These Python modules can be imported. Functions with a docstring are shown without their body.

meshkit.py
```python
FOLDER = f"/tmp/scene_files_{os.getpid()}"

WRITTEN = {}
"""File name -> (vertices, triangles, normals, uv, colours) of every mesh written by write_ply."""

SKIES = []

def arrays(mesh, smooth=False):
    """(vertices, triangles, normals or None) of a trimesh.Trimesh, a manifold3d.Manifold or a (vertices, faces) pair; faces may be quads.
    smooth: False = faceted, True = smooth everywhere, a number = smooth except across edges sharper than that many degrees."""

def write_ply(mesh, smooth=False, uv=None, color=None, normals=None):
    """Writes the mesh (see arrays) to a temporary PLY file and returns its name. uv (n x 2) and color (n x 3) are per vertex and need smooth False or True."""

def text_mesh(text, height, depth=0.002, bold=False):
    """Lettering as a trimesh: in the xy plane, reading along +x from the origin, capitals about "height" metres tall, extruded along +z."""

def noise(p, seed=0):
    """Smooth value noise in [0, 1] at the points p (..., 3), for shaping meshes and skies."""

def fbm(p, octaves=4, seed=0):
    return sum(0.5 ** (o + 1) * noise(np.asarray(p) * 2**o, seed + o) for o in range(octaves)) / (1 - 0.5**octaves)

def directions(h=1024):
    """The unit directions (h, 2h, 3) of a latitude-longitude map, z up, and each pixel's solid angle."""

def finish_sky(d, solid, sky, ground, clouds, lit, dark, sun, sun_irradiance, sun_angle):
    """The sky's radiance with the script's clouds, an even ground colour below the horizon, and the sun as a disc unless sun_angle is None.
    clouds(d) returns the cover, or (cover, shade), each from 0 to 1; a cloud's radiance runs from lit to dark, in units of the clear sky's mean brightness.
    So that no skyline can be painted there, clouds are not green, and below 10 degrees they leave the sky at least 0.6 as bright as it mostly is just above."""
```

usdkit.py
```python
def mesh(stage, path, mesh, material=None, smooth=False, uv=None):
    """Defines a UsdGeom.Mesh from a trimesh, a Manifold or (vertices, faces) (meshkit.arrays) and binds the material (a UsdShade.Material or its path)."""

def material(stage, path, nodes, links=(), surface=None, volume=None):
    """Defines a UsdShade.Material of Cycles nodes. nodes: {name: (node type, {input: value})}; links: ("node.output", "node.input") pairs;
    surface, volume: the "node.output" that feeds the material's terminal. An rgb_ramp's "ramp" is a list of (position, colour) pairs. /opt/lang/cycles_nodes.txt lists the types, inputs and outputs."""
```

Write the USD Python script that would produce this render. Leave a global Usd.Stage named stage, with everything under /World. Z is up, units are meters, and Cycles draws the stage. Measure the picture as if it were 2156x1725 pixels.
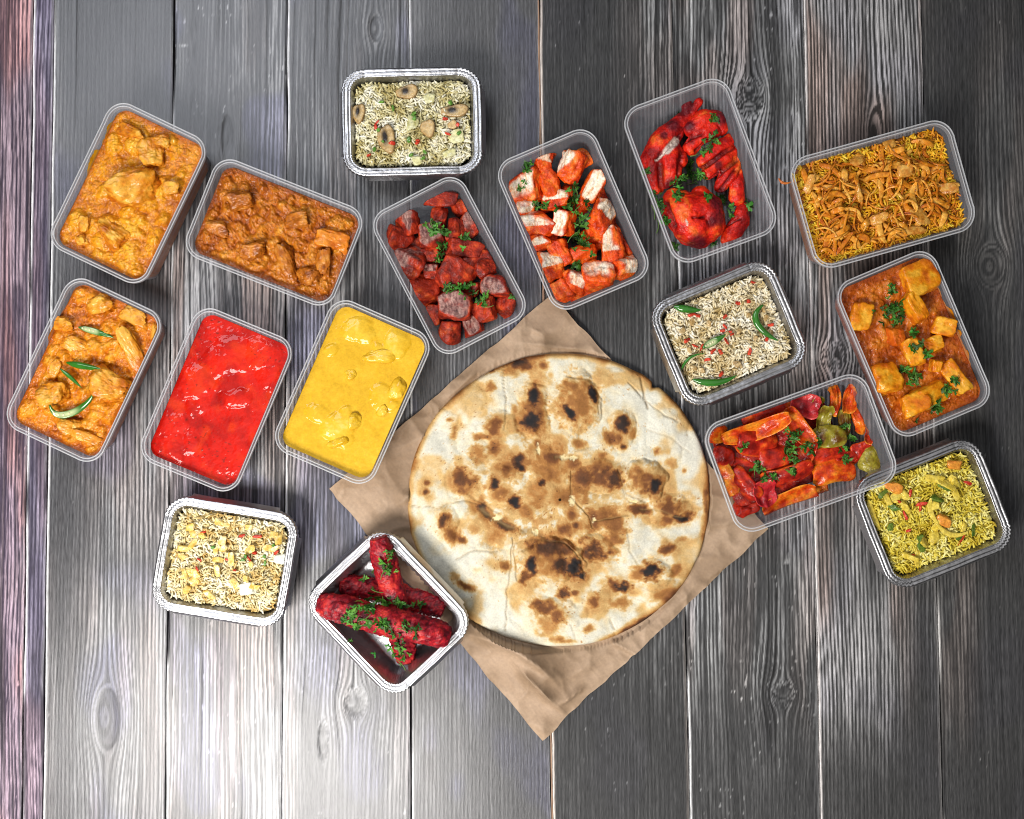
import math, random, numpy as np, trimesh, manifold3d, usdkit, meshkit
from pxr import Usd, UsdGeom, UsdLux, UsdShade, Gf, Sdf, Vt
T = Sdf.ValueTypeNames
stage = Usd.Stage.CreateInMemory()
UsdGeom.SetStageUpAxis(stage, UsdGeom.Tokens.z)
UsdGeom.SetStageMetersPerUnit(stage, 1.0)
UsdGeom.Xform.Define(stage, '/World')
UsdGeom.Scope.Define(stage, '/World/Looks')
random.seed(5)
R = np.random.default_rng(11)

# ------------------------------------------------------------------ camera
S, H = 0.533e-3, 1.15            # metres on the table per picture unit (picture is 2156 units wide), camera height
cam = UsdGeom.Camera.Define(stage, '/World/camera')
cam.AddTranslateOp().Set((0, 0, H))
cam.CreateHorizontalApertureAttr(36.0)
cam.CreateFocalLengthAttr(36.0 * H / (2156 * S))
cam.CreateExposureAttr(0.2)

# ------------------------------------------------------------------ lamps (a studio: large softbox low left, cool window fill high left, weak ceiling bounce)
def lamp(name, pos, target, w, h, intensity, color):
    l = UsdLux.RectLight.Define(stage, '/World/' + name)
    z = np.array(pos, float) - np.array(target, float); z /= np.linalg.norm(z)
    x = np.cross([0, 0, 1.0], z)
    x = np.array([1.0, 0, 0]) if np.linalg.norm(x) < 1e-6 else x / np.linalg.norm(x)
    y = np.cross(z, x)
    l.AddTransformOp().Set(Gf.Matrix4d(*x, 0, *y, 0, *z, 0, *map(float, pos), 1))
    l.CreateWidthAttr(w); l.CreateHeightAttr(h); l.CreateIntensityAttr(intensity); l.CreateColorAttr(Gf.Vec3f(*color))
lamp('softbox_lamp', (-0.56, -0.82, 1.24), (-0.02, 0.0, 0), 0.78, 0.44, 28, (1.0, 0.965, 0.93))
lamp('window_lamp', (-0.78, 0.93, 1.45), (0, 0.05, 0), 1.0, 0.6, 6.5, (0.88, 0.92, 1.0))
lamp('ceiling_lamp', (0.35, 0.25, 2.4), (0, 0, 0), 3.4, 2.8, 0.42, (1.0, 0.98, 0.96))

# ------------------------------------------------------------------ helpers
counts = {}
def numbered(base, name):
    k = base + '/' + name
    n = counts.get(k, 0); counts[k] = n + 1
    return k if n == 0 else f'{k}_{n:03d}'
def tag(p, label=None, cat=None, group=None, kind=None):
    for k, v in (('label', label), ('category', cat), ('group', group), ('kind', kind)):
        if v: p.SetCustomDataByKey(k, v)
    return p
def normals(v, f):
    n = np.zeros_like(v); c = np.cross(v[f[:, 1]] - v[f[:, 0]], v[f[:, 2]] - v[f[:, 0]])
    for k in range(3): np.add.at(n, f[:, k], c)
    l = np.linalg.norm(n, axis=1, keepdims=True)
    return np.where(l > 0, n / np.maximum(l, 1e-30), [0, 0, 1.0])
def tri(f):
    f = np.asarray(f, int)
    return np.vstack([f[:, [0, 1, 2]], f[:, [0, 2, 3]]]) if f.shape[1] == 4 else f
def obj(name, mesh, mat, parent=None, col=None, smooth=True):
    """One Mesh prim under parent (a prim) or /World; col = linear vertex colours read by the material."""
    path = numbered(str(parent.GetPath()) if parent else '/World', name)
    if col is None:
        return usdkit.mesh(stage, path, mesh, M[mat], smooth=smooth).GetPrim()
    v, f = np.asarray(mesh[0], float), tri(mesh[1])
    m = UsdGeom.Mesh.Define(stage, path)
    m.CreatePointsAttr(Vt.Vec3fArray.FromNumpy(v.astype(np.float32)))
    m.CreateFaceVertexCountsAttr(Vt.IntArray.FromNumpy(np.full(len(f), 3, np.int32)))
    m.CreateFaceVertexIndicesAttr(Vt.IntArray.FromNumpy(f.astype(np.int32).ravel()))
    m.CreateSubdivisionSchemeAttr('none')
    if smooth:
        m.CreateNormalsAttr(Vt.Vec3fArray.FromNumpy(normals(v, f).astype(np.float32))); m.SetNormalsInterpolation('vertex')
    col = np.broadcast_to(np.asarray(col, float), v.shape)
    UsdGeom.PrimvarsAPI(m).CreatePrimvar('col', T.Color3fArray, 'vertex').Set(Vt.Vec3fArray.FromNumpy(np.clip(col, 0, 1).astype(np.float32)))
    UsdShade.MaterialBindingAPI.Apply(m.GetPrim()).Bind(M[mat])
    return m.GetPrim()
def thing(name, label, cat, loc=(0, 0, 0), rotz=0, scale=None, group=None, kind=None):
    x = UsdGeom.Xform.Define(stage, numbered('/World', name))
    x.AddTranslateOp().Set(Gf.Vec3d(*map(float, loc))); x.AddRotateZOp().Set(math.degrees(rotz))
    if scale is not None: x.AddScaleOp().Set(Gf.Vec3f(*map(float, scale)))
    return tag(x.GetPrim(), label, cat, group, kind)
def dup(src, name, label, cat, loc, rotz, scale, group=None):
    r = thing(name, label, cat, loc, rotz, scale, group)
    r.GetReferences().AddInternalReference(src.GetPath()); r.SetInstanceable(True)
    return r
def P(px, py, z=0.0):
    """World point at height z seen at picture position (px, py)."""
    k = S * (H - z) / H
    return np.array([(px - 1078) * k, -(py - 862.5) * k, z])
class Crop:
    """Picture positions measured in an enlarged crop of the photograph."""
    def __init__(s, x0, y0, sc): s.x0, s.y0, s.sc = x0, y0, sc
    def d(s, x, y): return (s.x0 + x / s.sc) / 1.336, (s.y0 + y / s.sc) / 1.336
    def p(s, x, y, z=0.0): return P(*s.d(x, y), z)
    def m(s, n, z=0.03): return n / s.sc / 1.336 * S * (H - z) / H
R1, R2, R3, R4, R5, R6, R7 = Crop(0, 250, 2.034), Crop(0, 750, 1.711), Crop(900, 150, 2.156), Crop(1700, 200, 1.8586), Crop(1780, 680, 1.691), Crop(400, 1340, 2.2458), Crop(1100, 950, 1.855)
QP, QT, QV, QB = Crop(1970, 1040, 3.834), Crop(1760, 240, 3.45), Crop(2340, 700, 3.254), Crop(2190, 320, 3.782)
def ns(p, seed=0): return meshkit.noise(p, seed)
def fbm(p, seed=0, o=4, g=0.5):
    p = np.asarray(p, float); t, a, w = 0, 1.0, 0
    for i in range(o):
        t = t + a * ns(p * 2.03 ** i + 17.3 * i, seed + i); w += a; a *= g
    return t / w
def st(x, a, b):
    t = np.clip((x - a) / (b - a), 0, 1); return t * t * (3 - 2 * t)
def lerp(a, b, t):
    t = np.asarray(t)[..., None]; return np.asarray(a, float) * (1 - t) + np.asarray(b, float) * t
def ramp(t, stops):
    x = [s[0] for s in stops]; return np.stack([np.interp(t, x, [s[1][k] for s in stops]) for k in range(3)], -1)
def grid_faces(nu, nv, wrap=False):
    i, j = np.meshgrid(np.arange(nu - 1), np.arange(nv if wrap else nv - 1), indexing='ij')
    jn = (j + 1) % nv
    return np.stack([i * nv + j, i * nv + jn, (i + 1) * nv + jn, (i + 1) * nv + j], -1).reshape(-1, 4)
# highest food surface per millimetre, so that garnish can be laid on what lies there
HMW, HMH = 1300, 1100
HM = np.zeros((HMW, HMH))
def note(v):
    i = np.clip((v[:, 0] * 1000 + HMW / 2).astype(int), 0, HMW - 1); j = np.clip((v[:, 1] * 1000 + HMH / 2).astype(int), 0, HMH - 1)
    np.maximum.at(HM, (i, j), v[:, 2])
def top(x, y, r=2):
    i, j = int(x * 1000 + HMW / 2), int(y * 1000 + HMH / 2)
    return HM[max(i - r, 0):i + r + 1, max(j - r, 0):j + r + 1].max()
def seen(px, py, r=2, guess=0.035):
    """Point on the food that shows at picture position (px, py)."""
    z = guess
    for _ in range(5):
        p = P(px, py, z); z = 0.5 * z + 0.5 * top(p[0], p[1], r)
    p = P(px, py, z); p[2] = top(p[0], p[1], r); return p

# ------------------------------------------------------------------ materials
M = {}
def mat(name, nodes, links, surface): M[name] = usdkit.material(stage, '/World/Looks/' + name, nodes, links, surface=surface)
def colmat(name, rough=0.4, spec=0.5, coat=0.0, sss=0.0, nscale=900, nstr=0.25, bump=0.3, bscale=700, bdist=0.0006, vec=None, rvar=0.0, coatr=0.08):
    """Vertex colour broken up by fine noise, with fine relief."""
    n = {'a': ('attribute', {'attribute': 'col'}), 'g': ('geometry', {}),
         'mp': ('mapping', {'scale': vec or (1, 1, 1)}),
         'n': ('noise_texture', {'scale': nscale, 'detail': 4, 'roughness': 0.6}),
         'r': ('map_range', {'from_min': 0.25, 'from_max': 0.75, 'to_min': 1 - nstr, 'to_max': 1 + nstr}),
         'm': ('vector_math', {'math_type': 'scale'}),
         'b': ('noise_texture', {'scale': bscale, 'detail': 4}),
         'bp': ('bump', {'strength': bump, 'distance': bdist}),
         'p': ('principled_bsdf', {'roughness': rough, 'specular_ior_level': spec, 'coat_weight': coat, 'coat_roughness': coatr, 'subsurface_weight': sss, 'subsurface_scale': 0.004, 'subsurface_radius': (1, 0.4, 0.15)})}
    l = [('g.position', 'mp.vector'), ('mp.vector', 'n.vector'), ('mp.vector', 'b.vector'), ('n.fac', 'r.value'), ('a.color', 'm.vector1'), ('r.result', 'm.scale'),
         ('m.vector', 'p.base_color'), ('b.fac', 'bp.height'), ('bp.normal', 'p.normal'), ('bp.normal', 'p.coat_normal')]
    if rvar:
        n['rr'] = ('map_range', {'from_min': 0.3, 'from_max': 0.7, 'to_min': rough - rvar, 'to_max': rough + rvar}); l += [('n.fac', 'rr.value'), ('rr.result', 'p.roughness')]
    mat(name, n, l, 'p.BSDF')
colmat('lacquered_wood', rough=0.32, spec=0.50, nscale=1.0, vec=(1500, 70, 1), nstr=0.7, bump=0.2, bscale=1.0, bdist=0.0005, rvar=0.06)
colmat('matt_wood', rough=0.55, spec=0.25, nscale=1.0, vec=(1500, 70, 1), nstr=0.75, bump=0.5, bscale=1.0, bdist=0.0006)
colmat('curry', rough=0.45, spec=0.2, coat=0.45, nscale=420, nstr=0.35, bump=0.7, bscale=330, bdist=0.0016, coatr=0.05)
colmat('sauced_meat', rough=0.42, spec=0.2, coat=0.35, nscale=260, nstr=0.28, bump=0.5, bscale=300, bdist=0.0014, coatr=0.07)
colmat('smooth_sauce', rough=0.5, spec=0.12, coat=0.42, nscale=600, nstr=0.14, bump=0.10, bscale=240, bdist=0.0010, coatr=0.05)
colmat('meat', rough=0.42, spec=0.28, coat=0.06, nscale=420, nstr=0.42, bump=0.6, bscale=520, bdist=0.0012, coatr=0.12)
colmat('wet_vegetable', rough=0.42, spec=0.2, coat=0.32, nscale=420, nstr=0.4, bump=0.45, bscale=420, bdist=0.0010, coatr=.06)
colmat('rice_grain', rough=0.42, spec=0.4, nscale=700, nstr=0.2, bump=0.1, bscale=900, sss=0.0)
colmat('bread', rough=0.75, spec=0.25, nscale=520, nstr=0.16, bump=0.5, bscale=800, bdist=0.0009)
colmat('kraft_paper', rough=0.62, spec=0.3, nscale=1.0, vec=(300, 300, 300), nstr=0.12, bump=0.15, bscale=4.0, bdist=0.0004)
colmat('chilli_skin', rough=0.16, spec=0.6, coat=0.3, nscale=300, nstr=0.12, bump=0.05)
mat('leaf', {'a': ('attribute', {'attribute': 'col'}), 'd': ('principled_bsdf', {'roughness': 0.45, 'specular_ior_level': 0.4}), 't': ('translucent_bsdf', {}), 'x': ('mix_closure', {'fac': 0.25})},
    [('a.color', 'd.base_color'), ('a.color', 't.color'), ('d.BSDF', 'x.closure1'), ('t.BSDF', 'x.closure2')], 'x.closure')
def plastic(name, base, edge, white):
    mat(name, {'lw': ('layer_weight', {'blend': 0.35}), 'r': ('map_range', {'to_min': base, 'to_max': edge}),
               't': ('transparent_bsdf', {'color': (0.97, 0.975, 0.98)}), 'd': ('principled_bsdf', {'base_color': white, 'roughness': 0.22, 'specular_ior_level': 0.6}),
               'tl': ('translucent_bsdf', {'color': white}), 'm1': ('mix_closure', {'fac': 0.35}), 'x': ('mix_closure', {})},
        [('lw.facing', 'r.value'), ('r.result', 'x.fac'), ('t.BSDF', 'x.closure1'), ('d.BSDF', 'm1.closure1'), ('tl.BSDF', 'm1.closure2'), ('m1.closure', 'x.closure2')], 'x.closure')
plastic('clear_plastic', 0.07, 0.24, (0.60, 0.61, 0.66))
plastic('rim_plastic', 0.10, 0.80, (0.70, 0.71, 0.74))
plastic('bead_plastic', 0.50, 0.95, (0.88, 0.89, 0.90))
mat('aluminium_foil', {'g': ('geometry', {}), 'n': ('noise_texture', {'scale': 110, 'detail': 2}), 'n2': ('voronoi_texture', {'scale': 60}), 'ad': ('math', {'math_type': 'multiply_add', 'value2': 0.6}),
                       'bp': ('bump', {'strength': 0.42, 'distance': 0.002}), 'p': ('principled_bsdf', {'base_color': (0.50, 0.50, 0.515), 'metallic': 1.0, 'roughness': 0.38})},
    [('g.position', 'n.vector'), ('g.position', 'n2.vector'), ('n2.distance', 'ad.value1'), ('n.fac', 'ad.value3'), ('ad.value', 'bp.height'), ('bp.normal', 'p.normal')], 'p.BSDF')
mat('bare_wood', {'g': ('geometry', {}), 'mp': ('mapping', {'scale': (900, 40, 40)}), 'n': ('noise_texture', {'scale': 1.0, 'detail': 3}), 'r': ('rgb_ramp', {'ramp': [(0.3, (.16, .085, .05)), (.7, (.46, .30, .20))]}), 'p': ('principled_bsdf', {'roughness': .7})},
    [('g.position', 'mp.vector'), ('mp.vector', 'n.vector'), ('n.fac', 'r.fac'), ('r.color', 'p.base_color')], 'p.BSDF')
mat('dark_board', {'p': ('principled_bsdf', {'base_color': (0.05, 0.048, 0.047), 'roughness': 0.9})}, [], 'p.BSDF')

# ------------------------------------------------------------------ the table: planks laid side by side
# knots: picture x, y, radius, elongation
KNOTS = [(1578, 208, 30, 1.5), (748, 1482, 26, 1.3), (1650, 1462, 24, 1.2), (1757, 750, 26, 1.2), (222, 1512, 30, 2.6), (2085, 560, 34, 1.5), (1842, 300, 18, 4.5), (478, 290, 14, 4.0), (680, 1560, 12, 4), (790, 60, 16, 2.0)]
# where brushing has laid the grain bare (picture x, y, half width, half height, amount)
BARE = [(1480, 150, 170, 330, .9), (1800, 170, 150, 420, 1.0), (1600, 560, 260, 260, .7), (1980, 700, 60, 420, .6), (1760, 900, 140, 260, .8), (500, 700, 190, 330, 1.0), (300, 900, 120, 300, .8), (680, 560, 110, 260, .6), (270, 1500, 120, 320, .9), (520, 1500, 120, 330, .9), (690, 1300, 90, 300, .5), (1000, 700, 120, 260, .4), (1500, 1250, 160, 230, .45), (1790, 1280, 120, 260, .8), (2010, 1330, 50, 240, .5), (30, 900, 80, 1400, .9), (560, 120, 60, 200, .3), (800, 80, 70, 120, .4), (900, 1500, 120, 200, .35), (2110, 330, 60, 300, .3)]
table = thing('table', None, None, kind='structure')
YT, YB = -170.0, 1895.0
def plank(i, l0, l1, r0, r1, base, light, warm, gloss, lined, edge, seed):
    nx = max(12, int((r0 - l0) / 2.15)); ny = 420
    y = np.linspace(YT, YB, ny); t = np.linspace(0, 1, nx)
    L = l0 + (l1 - l0) * y / 1725 + 3.5 * (ns(np.stack([y / 120, y * 0, y * 0 + seed], -1), 3) - .5); Rr = r0 + (r1 - r0) * y / 1725 + 3.5 * (ns(np.stack([y / 110, y * 0, y * 0 + seed + 5.5], -1), 4) - .5)
    X = L[:, None] + (Rr - L)[:, None] * t[None]; Y = np.repeat(y[:, None], nx, 1)
    q = lambda a, b, s=0: np.stack([X / a, Y / b, np.full_like(X, seed + s)], -1)
    u = X - (l1 - l0) * Y / 1725 + 20 * (fbm(q(170, 620), 7, 2) - .5) + 7 * (fbm(q(45, 170, 3), 9, 2) - .5) + 1.3 * (ns(q(12, 60, 53), 10) - .5)
    inner = np.zeros_like(X)
    for kx, ky, kr, ke in KNOTS:
        dx, dy = X - kx, (Y - ky) / ke; rr_ = np.sqrt(dx * dx + dy * dy) + 1e-6
        if abs(dx).min() > kr * 5: continue
        u = u - np.where(rr_ > kr, dx * (kr / rr_) ** 2 * 0.8, dx * .8)
        inner = np.maximum(inner, 1 - st(rr_, kr * .55, kr * 1.05))
        u = u + inner * rr_ * 0.6
    um = lambda a, b, s=0: np.stack([u / a, Y / b, np.full_like(X, seed + s)], -1)
    ring = 0.5 + 0.5 * np.sin(2 * np.pi * (u / 8.0 + 1.5 * fbm(um(30, 900, 2), 12, 2)))
    fine = ns(um(3.0, 210, 4), 14); mid = fbm(um(7.5, 420, 6), 15, 2)
    bare = np.zeros_like(X)
    for bx, by, bw, bh, ba in BARE: bare = np.maximum(bare, ba * np.exp(-((X - bx) / bw) ** 4 - ((Y - by) / bh) ** 4))
    patch = ((.14 if gloss else .05) + bare * (1 if gloss else .85)) * (.35 + 1.1 * st(fbm(q(60, 380, 8), 21, 2), .36, .62)) * lined
    line = st(.5 * ring + .35 * fine + .45 * mid - .15, .42, .82)
    line = st(.5 * ring + .55 * fine + .35 * mid - .12, .46, .74) * (.35 + .8 * st(ns(um(3.5, 70, 51), 17), .22, .6))
    amt = np.clip(line * (0.03 + 1.0 * np.clip(patch, 0, 1.2)), 0, 1)
    col = lerp(base, light, np.clip(amt * 1.15, 0, 1))
    streak = st(ns(um(5.5, 520, 13), 31), .80, .93) * st(fbm(q(50, 260, 5), 32, 2), .45, .6)
    col = lerp(col, np.array(light) * 1.25, np.clip(streak, 0, 1) * .8 * np.clip(.25 + bare, 0, 1))
    fleck = st(ns(um(2.4, 16, 17), 41), .86, .97) * st(fbm(q(60, 120, 19), 42, 2), .5, .68)
    col = lerp(col, np.array(light) * 1.2, fleck * .75)
    darkl = st(ns(um(4.5, 480, 23), 51), .74, .9)
    col = lerp(col, np.array(base) * .25, darkl * .75)
    wm = st(fbm(q(60, 330, 29), 61, 2), .46, .62) * warm * np.clip(bare * 1.2, 0, 1)
    col = col * lerp(np.ones(3), (1.32, .98, .84), wm)
    bm = st(fbm(q(110, 180, 37), 62, 2), .52, .66) * (1 - wm)
    col = col * lerp(np.ones(3), (.96, .96, 1.24) if gloss else (.99, .985, 1.03), bm)
    col = col * (0.72 + .56 * fbm(q(130, 350, 43), 71, 3))[..., None]
    col = lerp(col, np.array(base) * .55, inner * .55 * (.5 + .5 * fine))
    ed = np.minimum(X - L[:, None], Rr[:, None] - X)
    worn = st(ns(np.stack([Y[:, :] / 150, X * 0 + seed, X * 0], -1), 91), .12, .4)
    col = lerp(col, edge, (1 - st(ed, 2.0, 6.5)) * worn * np.where(X - L[:, None] < 12, 1.0, .15))
    col = lerp(col, np.array(base) * .2, (1 - st(ed, 3.0, 9)) * (1 - worn) * .6)
    z = -0.00028 + .00028 * (ring * .5 + fine * .5) * (.35 + .65 * np.clip(patch, 0, 1)) - .00030 * darkl - .0010 * (1 - st(ed, 0, 2.6)) - 0.0005 * inner
    v = np.stack([(X - 1078) * S, -(Y - 862.5) * S, z], -1).reshape(-1, 3)
    f = grid_faces(ny, nx)[:, ::-1]
    # sides down to the board below
    n0 = len(v); per = np.concatenate([np.arange(nx), np.arange(1, ny) * nx + nx - 1, (ny - 1) * nx + np.arange(nx - 2, -1, -1), np.arange(ny - 2, 0, -1) * nx])
    low = v[per].copy(); low[:, 2] = -.018
    k = np.arange(len(per)); kn = (k + 1) % len(per)
    f = np.vstack([tri(f), tri(np.stack([per[k], per[kn], n0 + kn, n0 + k], -1)[:, ::-1])])
    obj('plank', (np.vstack([v, low]), f), 'lacquered_wood' if gloss else 'matt_wood', table, np.vstack([col.reshape(-1, 3), col.reshape(-1, 3)[per] * .5]))
G1, G2, LT = (.046, .046, .050), (.034, .034, .0345), (.40, .40, .41)
G = 0.9
PL = [(-190, -215, 70, 44, (.045, .032, .052), (.40, .30, .35), 1.0, 0, 1.0, (.75, .70, .73)),
      (71, 46, 113, 88, (.042, .035, .060), (.36, .32, .42), .6, 0, .9, (.85, .83, .85)),
      (114, 90, 366, 346, G1, LT, .35, 1, .55, (.80, .80, .80)),
      (367, 348, 605, 592, G1, LT, .5, 1, .8, (.72, .72, .72)),
      (606, 594, 860, 864, G1, LT, .45, 1, .75, (.75, .75, .76)),
      (861, 866, 1131, 1160, (.050, .050, .052), (.36, .36, .37), .3, 1, .5, (.6, .6, .6)),
      (1136, 1165, 1414, 1451, G2, (.38, .38, .38), .3, 0, .55, (.7, .62, .56)),
      (1415, 1453, 1690, 1726, (.036, .036, .0365), (.46, .46, .46), .4, 0, 1.0, (.72, .72, .72)),
      (1691, 1728, 1938, 1984, (.036, .036, .036), (.46, .45, .45), .75, 0, .95, (.72, .68, .66)),
      (1939, 1986, 2200, 2250, (.040, .040, .0405), (.40, .39, .38), .5, 0, .55, (.62, .60, .58)),
      (2201, 2251, 2400, 2450, (.05, .05, .051), (.40, .40, .40), .3, 0, .5, (.62, .6, .58))]
for i, p in enumerate(PL): plank(i, p[0], p[1], p[2], p[3], p[4], p[5], p[6], p[7], p[8], p[9], 3.7 * i + 1)
strip = trimesh.creation.box((1.45, 1.14, .02)); strip.apply_translation((.01, 0, -.0285))
obj('underlay_board', strip, 'dark_board', table, smooth=False)
batten = trimesh.creation.box((.0022, 1.10, .014)); batten.apply_transform(trimesh.transformations.rotation_matrix(.0178, [0, 0, 1])); batten.apply_translation((*P(1148.2, 862)[:2], -.0082))
obj('joint_strip', batten, 'bare_wood', table, smooth=False)

# ------------------------------------------------------------------ swept trays
def rr(hx, hy, r, na=9, nst=10):
    pts, arc = [], []
    for c, (sx, sy) in enumerate(((1, 1), (-1, 1), (-1, -1), (1, -1))):
        for k in range(na + 1):
            a = math.pi / 2 * (c + k / na); pts.append((sx * (hx - r) + r * math.cos(a), sy * (hy - r) + r * math.sin(a))); arc.append(math.sin(math.pi * k / na))
        n = (((-1, 1), (-1, -1), (1, -1), (1, 1))[c]); a = math.pi / 2 * (c + 1)
        q = np.array((n[0] * (hx - r) + r * math.cos(a), n[1] * (hy - r) + r * math.sin(a))); p0 = np.array(pts[-1])
        for k in range(1, nst): pts.append(tuple(p0 + (q - p0) * k / nst)); arc.append(0.0)
    return np.array(pts), np.array(arc)
def sweep(profile, hx, hy, r, na=9, nst=10, disp=None, cap0=False, cap1=False):
    rings = []
    for k, (d, z) in enumerate(profile):
        p, arc = rr(hx - d, hy - d, max(r - d, .006), na, nst)
        v = np.column_stack([p, np.full(len(p), z)])
        if disp is not None: v = disp(k, d, z, v, arc)
        rings.append(v)
    n = len(rings[0]); v = np.vstack(rings); f = tri(grid_faces(len(rings), n, True))
    if cap0:
        c = len(v); v = np.vstack([v, rings[0].mean(0)]); a = np.arange(n); f = np.vstack([f, np.stack([np.full(n, c), (a + 1) % n, a], -1)])
    if cap1:
        c = len(v); v = np.vstack([v, rings[-1].mean(0)]); a = np.arange(n) + (len(rings) - 1) * n; f = np.vstack([f, np.stack([np.full(n, c), a, a[0] + (np.arange(n) + 1) % n], -1)])
    return v, f
TL_, TW_, TH_ = .175, .1175, .055          # plastic tub
IN_TOP, IN_LOW = .0062, .0135
def tub_rib(k, d, z, v, arc):
    if z < .044 and d > .006:
        g = .00035 * np.cos(np.arange(len(v)) * math.pi) * (arc > .05)
        v = v.copy(); v[:, :2] *= 1 + g[:, None] / .06
    return v
def build_tub(label, loc, rot, sc, group):
    t = thing('plastic_tub', label, 'food tub', loc, rot, sc, group)
    h = TH_
    body = [(.0150, .0004), (.0135, .0012), (.0124, .004), (.0098, .020), (.0073, .038), (.0062, h - .006), (.0050, h - .004), (.0045, h - .004), (.0055, h - .0062), (.0066, .038), (.0091, .020), (.0117, .0045), (.0130, .0022), (.0150, .0014)]
    obj('body', sweep(body, TW_ / 2, TL_ / 2, .021, 12, 14, tub_rib, True, True), 'clear_plastic', t, smooth=35)
    rim = [(.0047, h - .0045), (.0010, h - .0046), (.0001, h - .0040), (0, h - .0009), (.0004, h - .0001), (.0011, h), (.0014, h - .0012), (.0028, h - .0012), (.0031, h), (.0038, h - .0001), (.0043, h - .0009), (.0047, h - .0045)]
    def mold(k, d, z, v, arc):
        e = np.zeros(len(v)); n = len(v) // 4
        for c in range(4):
            for o in (0, 12): e[c * n + o] = 1
        v = v.copy(); v[:, 2] += e * .0005 * (z > h - .002); return v
    obj('rim', sweep(rim, TW_ / 2, TL_ / 2, .021, 12, 14, mold), 'rim_plastic', t, smooth=40)
    ring = lambda d, z, a: [(d + a * math.cos(q), z + a * math.sin(q)) for q in np.linspace(0, -2 * math.pi, 9)]
    obj('rim_bead', sweep(ring(.0007, h - .0001, .00062), TW_ / 2, TL_ / 2, .021, 12, 14, mold), 'bead_plastic', t)
    obj('rim_bead', sweep(ring(.0036, h - .0001, .00048), TW_ / 2, TL_ / 2, .021, 12, 14, mold), 'bead_plastic', t)
    return t
FL_, FW_, FH_ = .150, .127, .040           # foil tray
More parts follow.
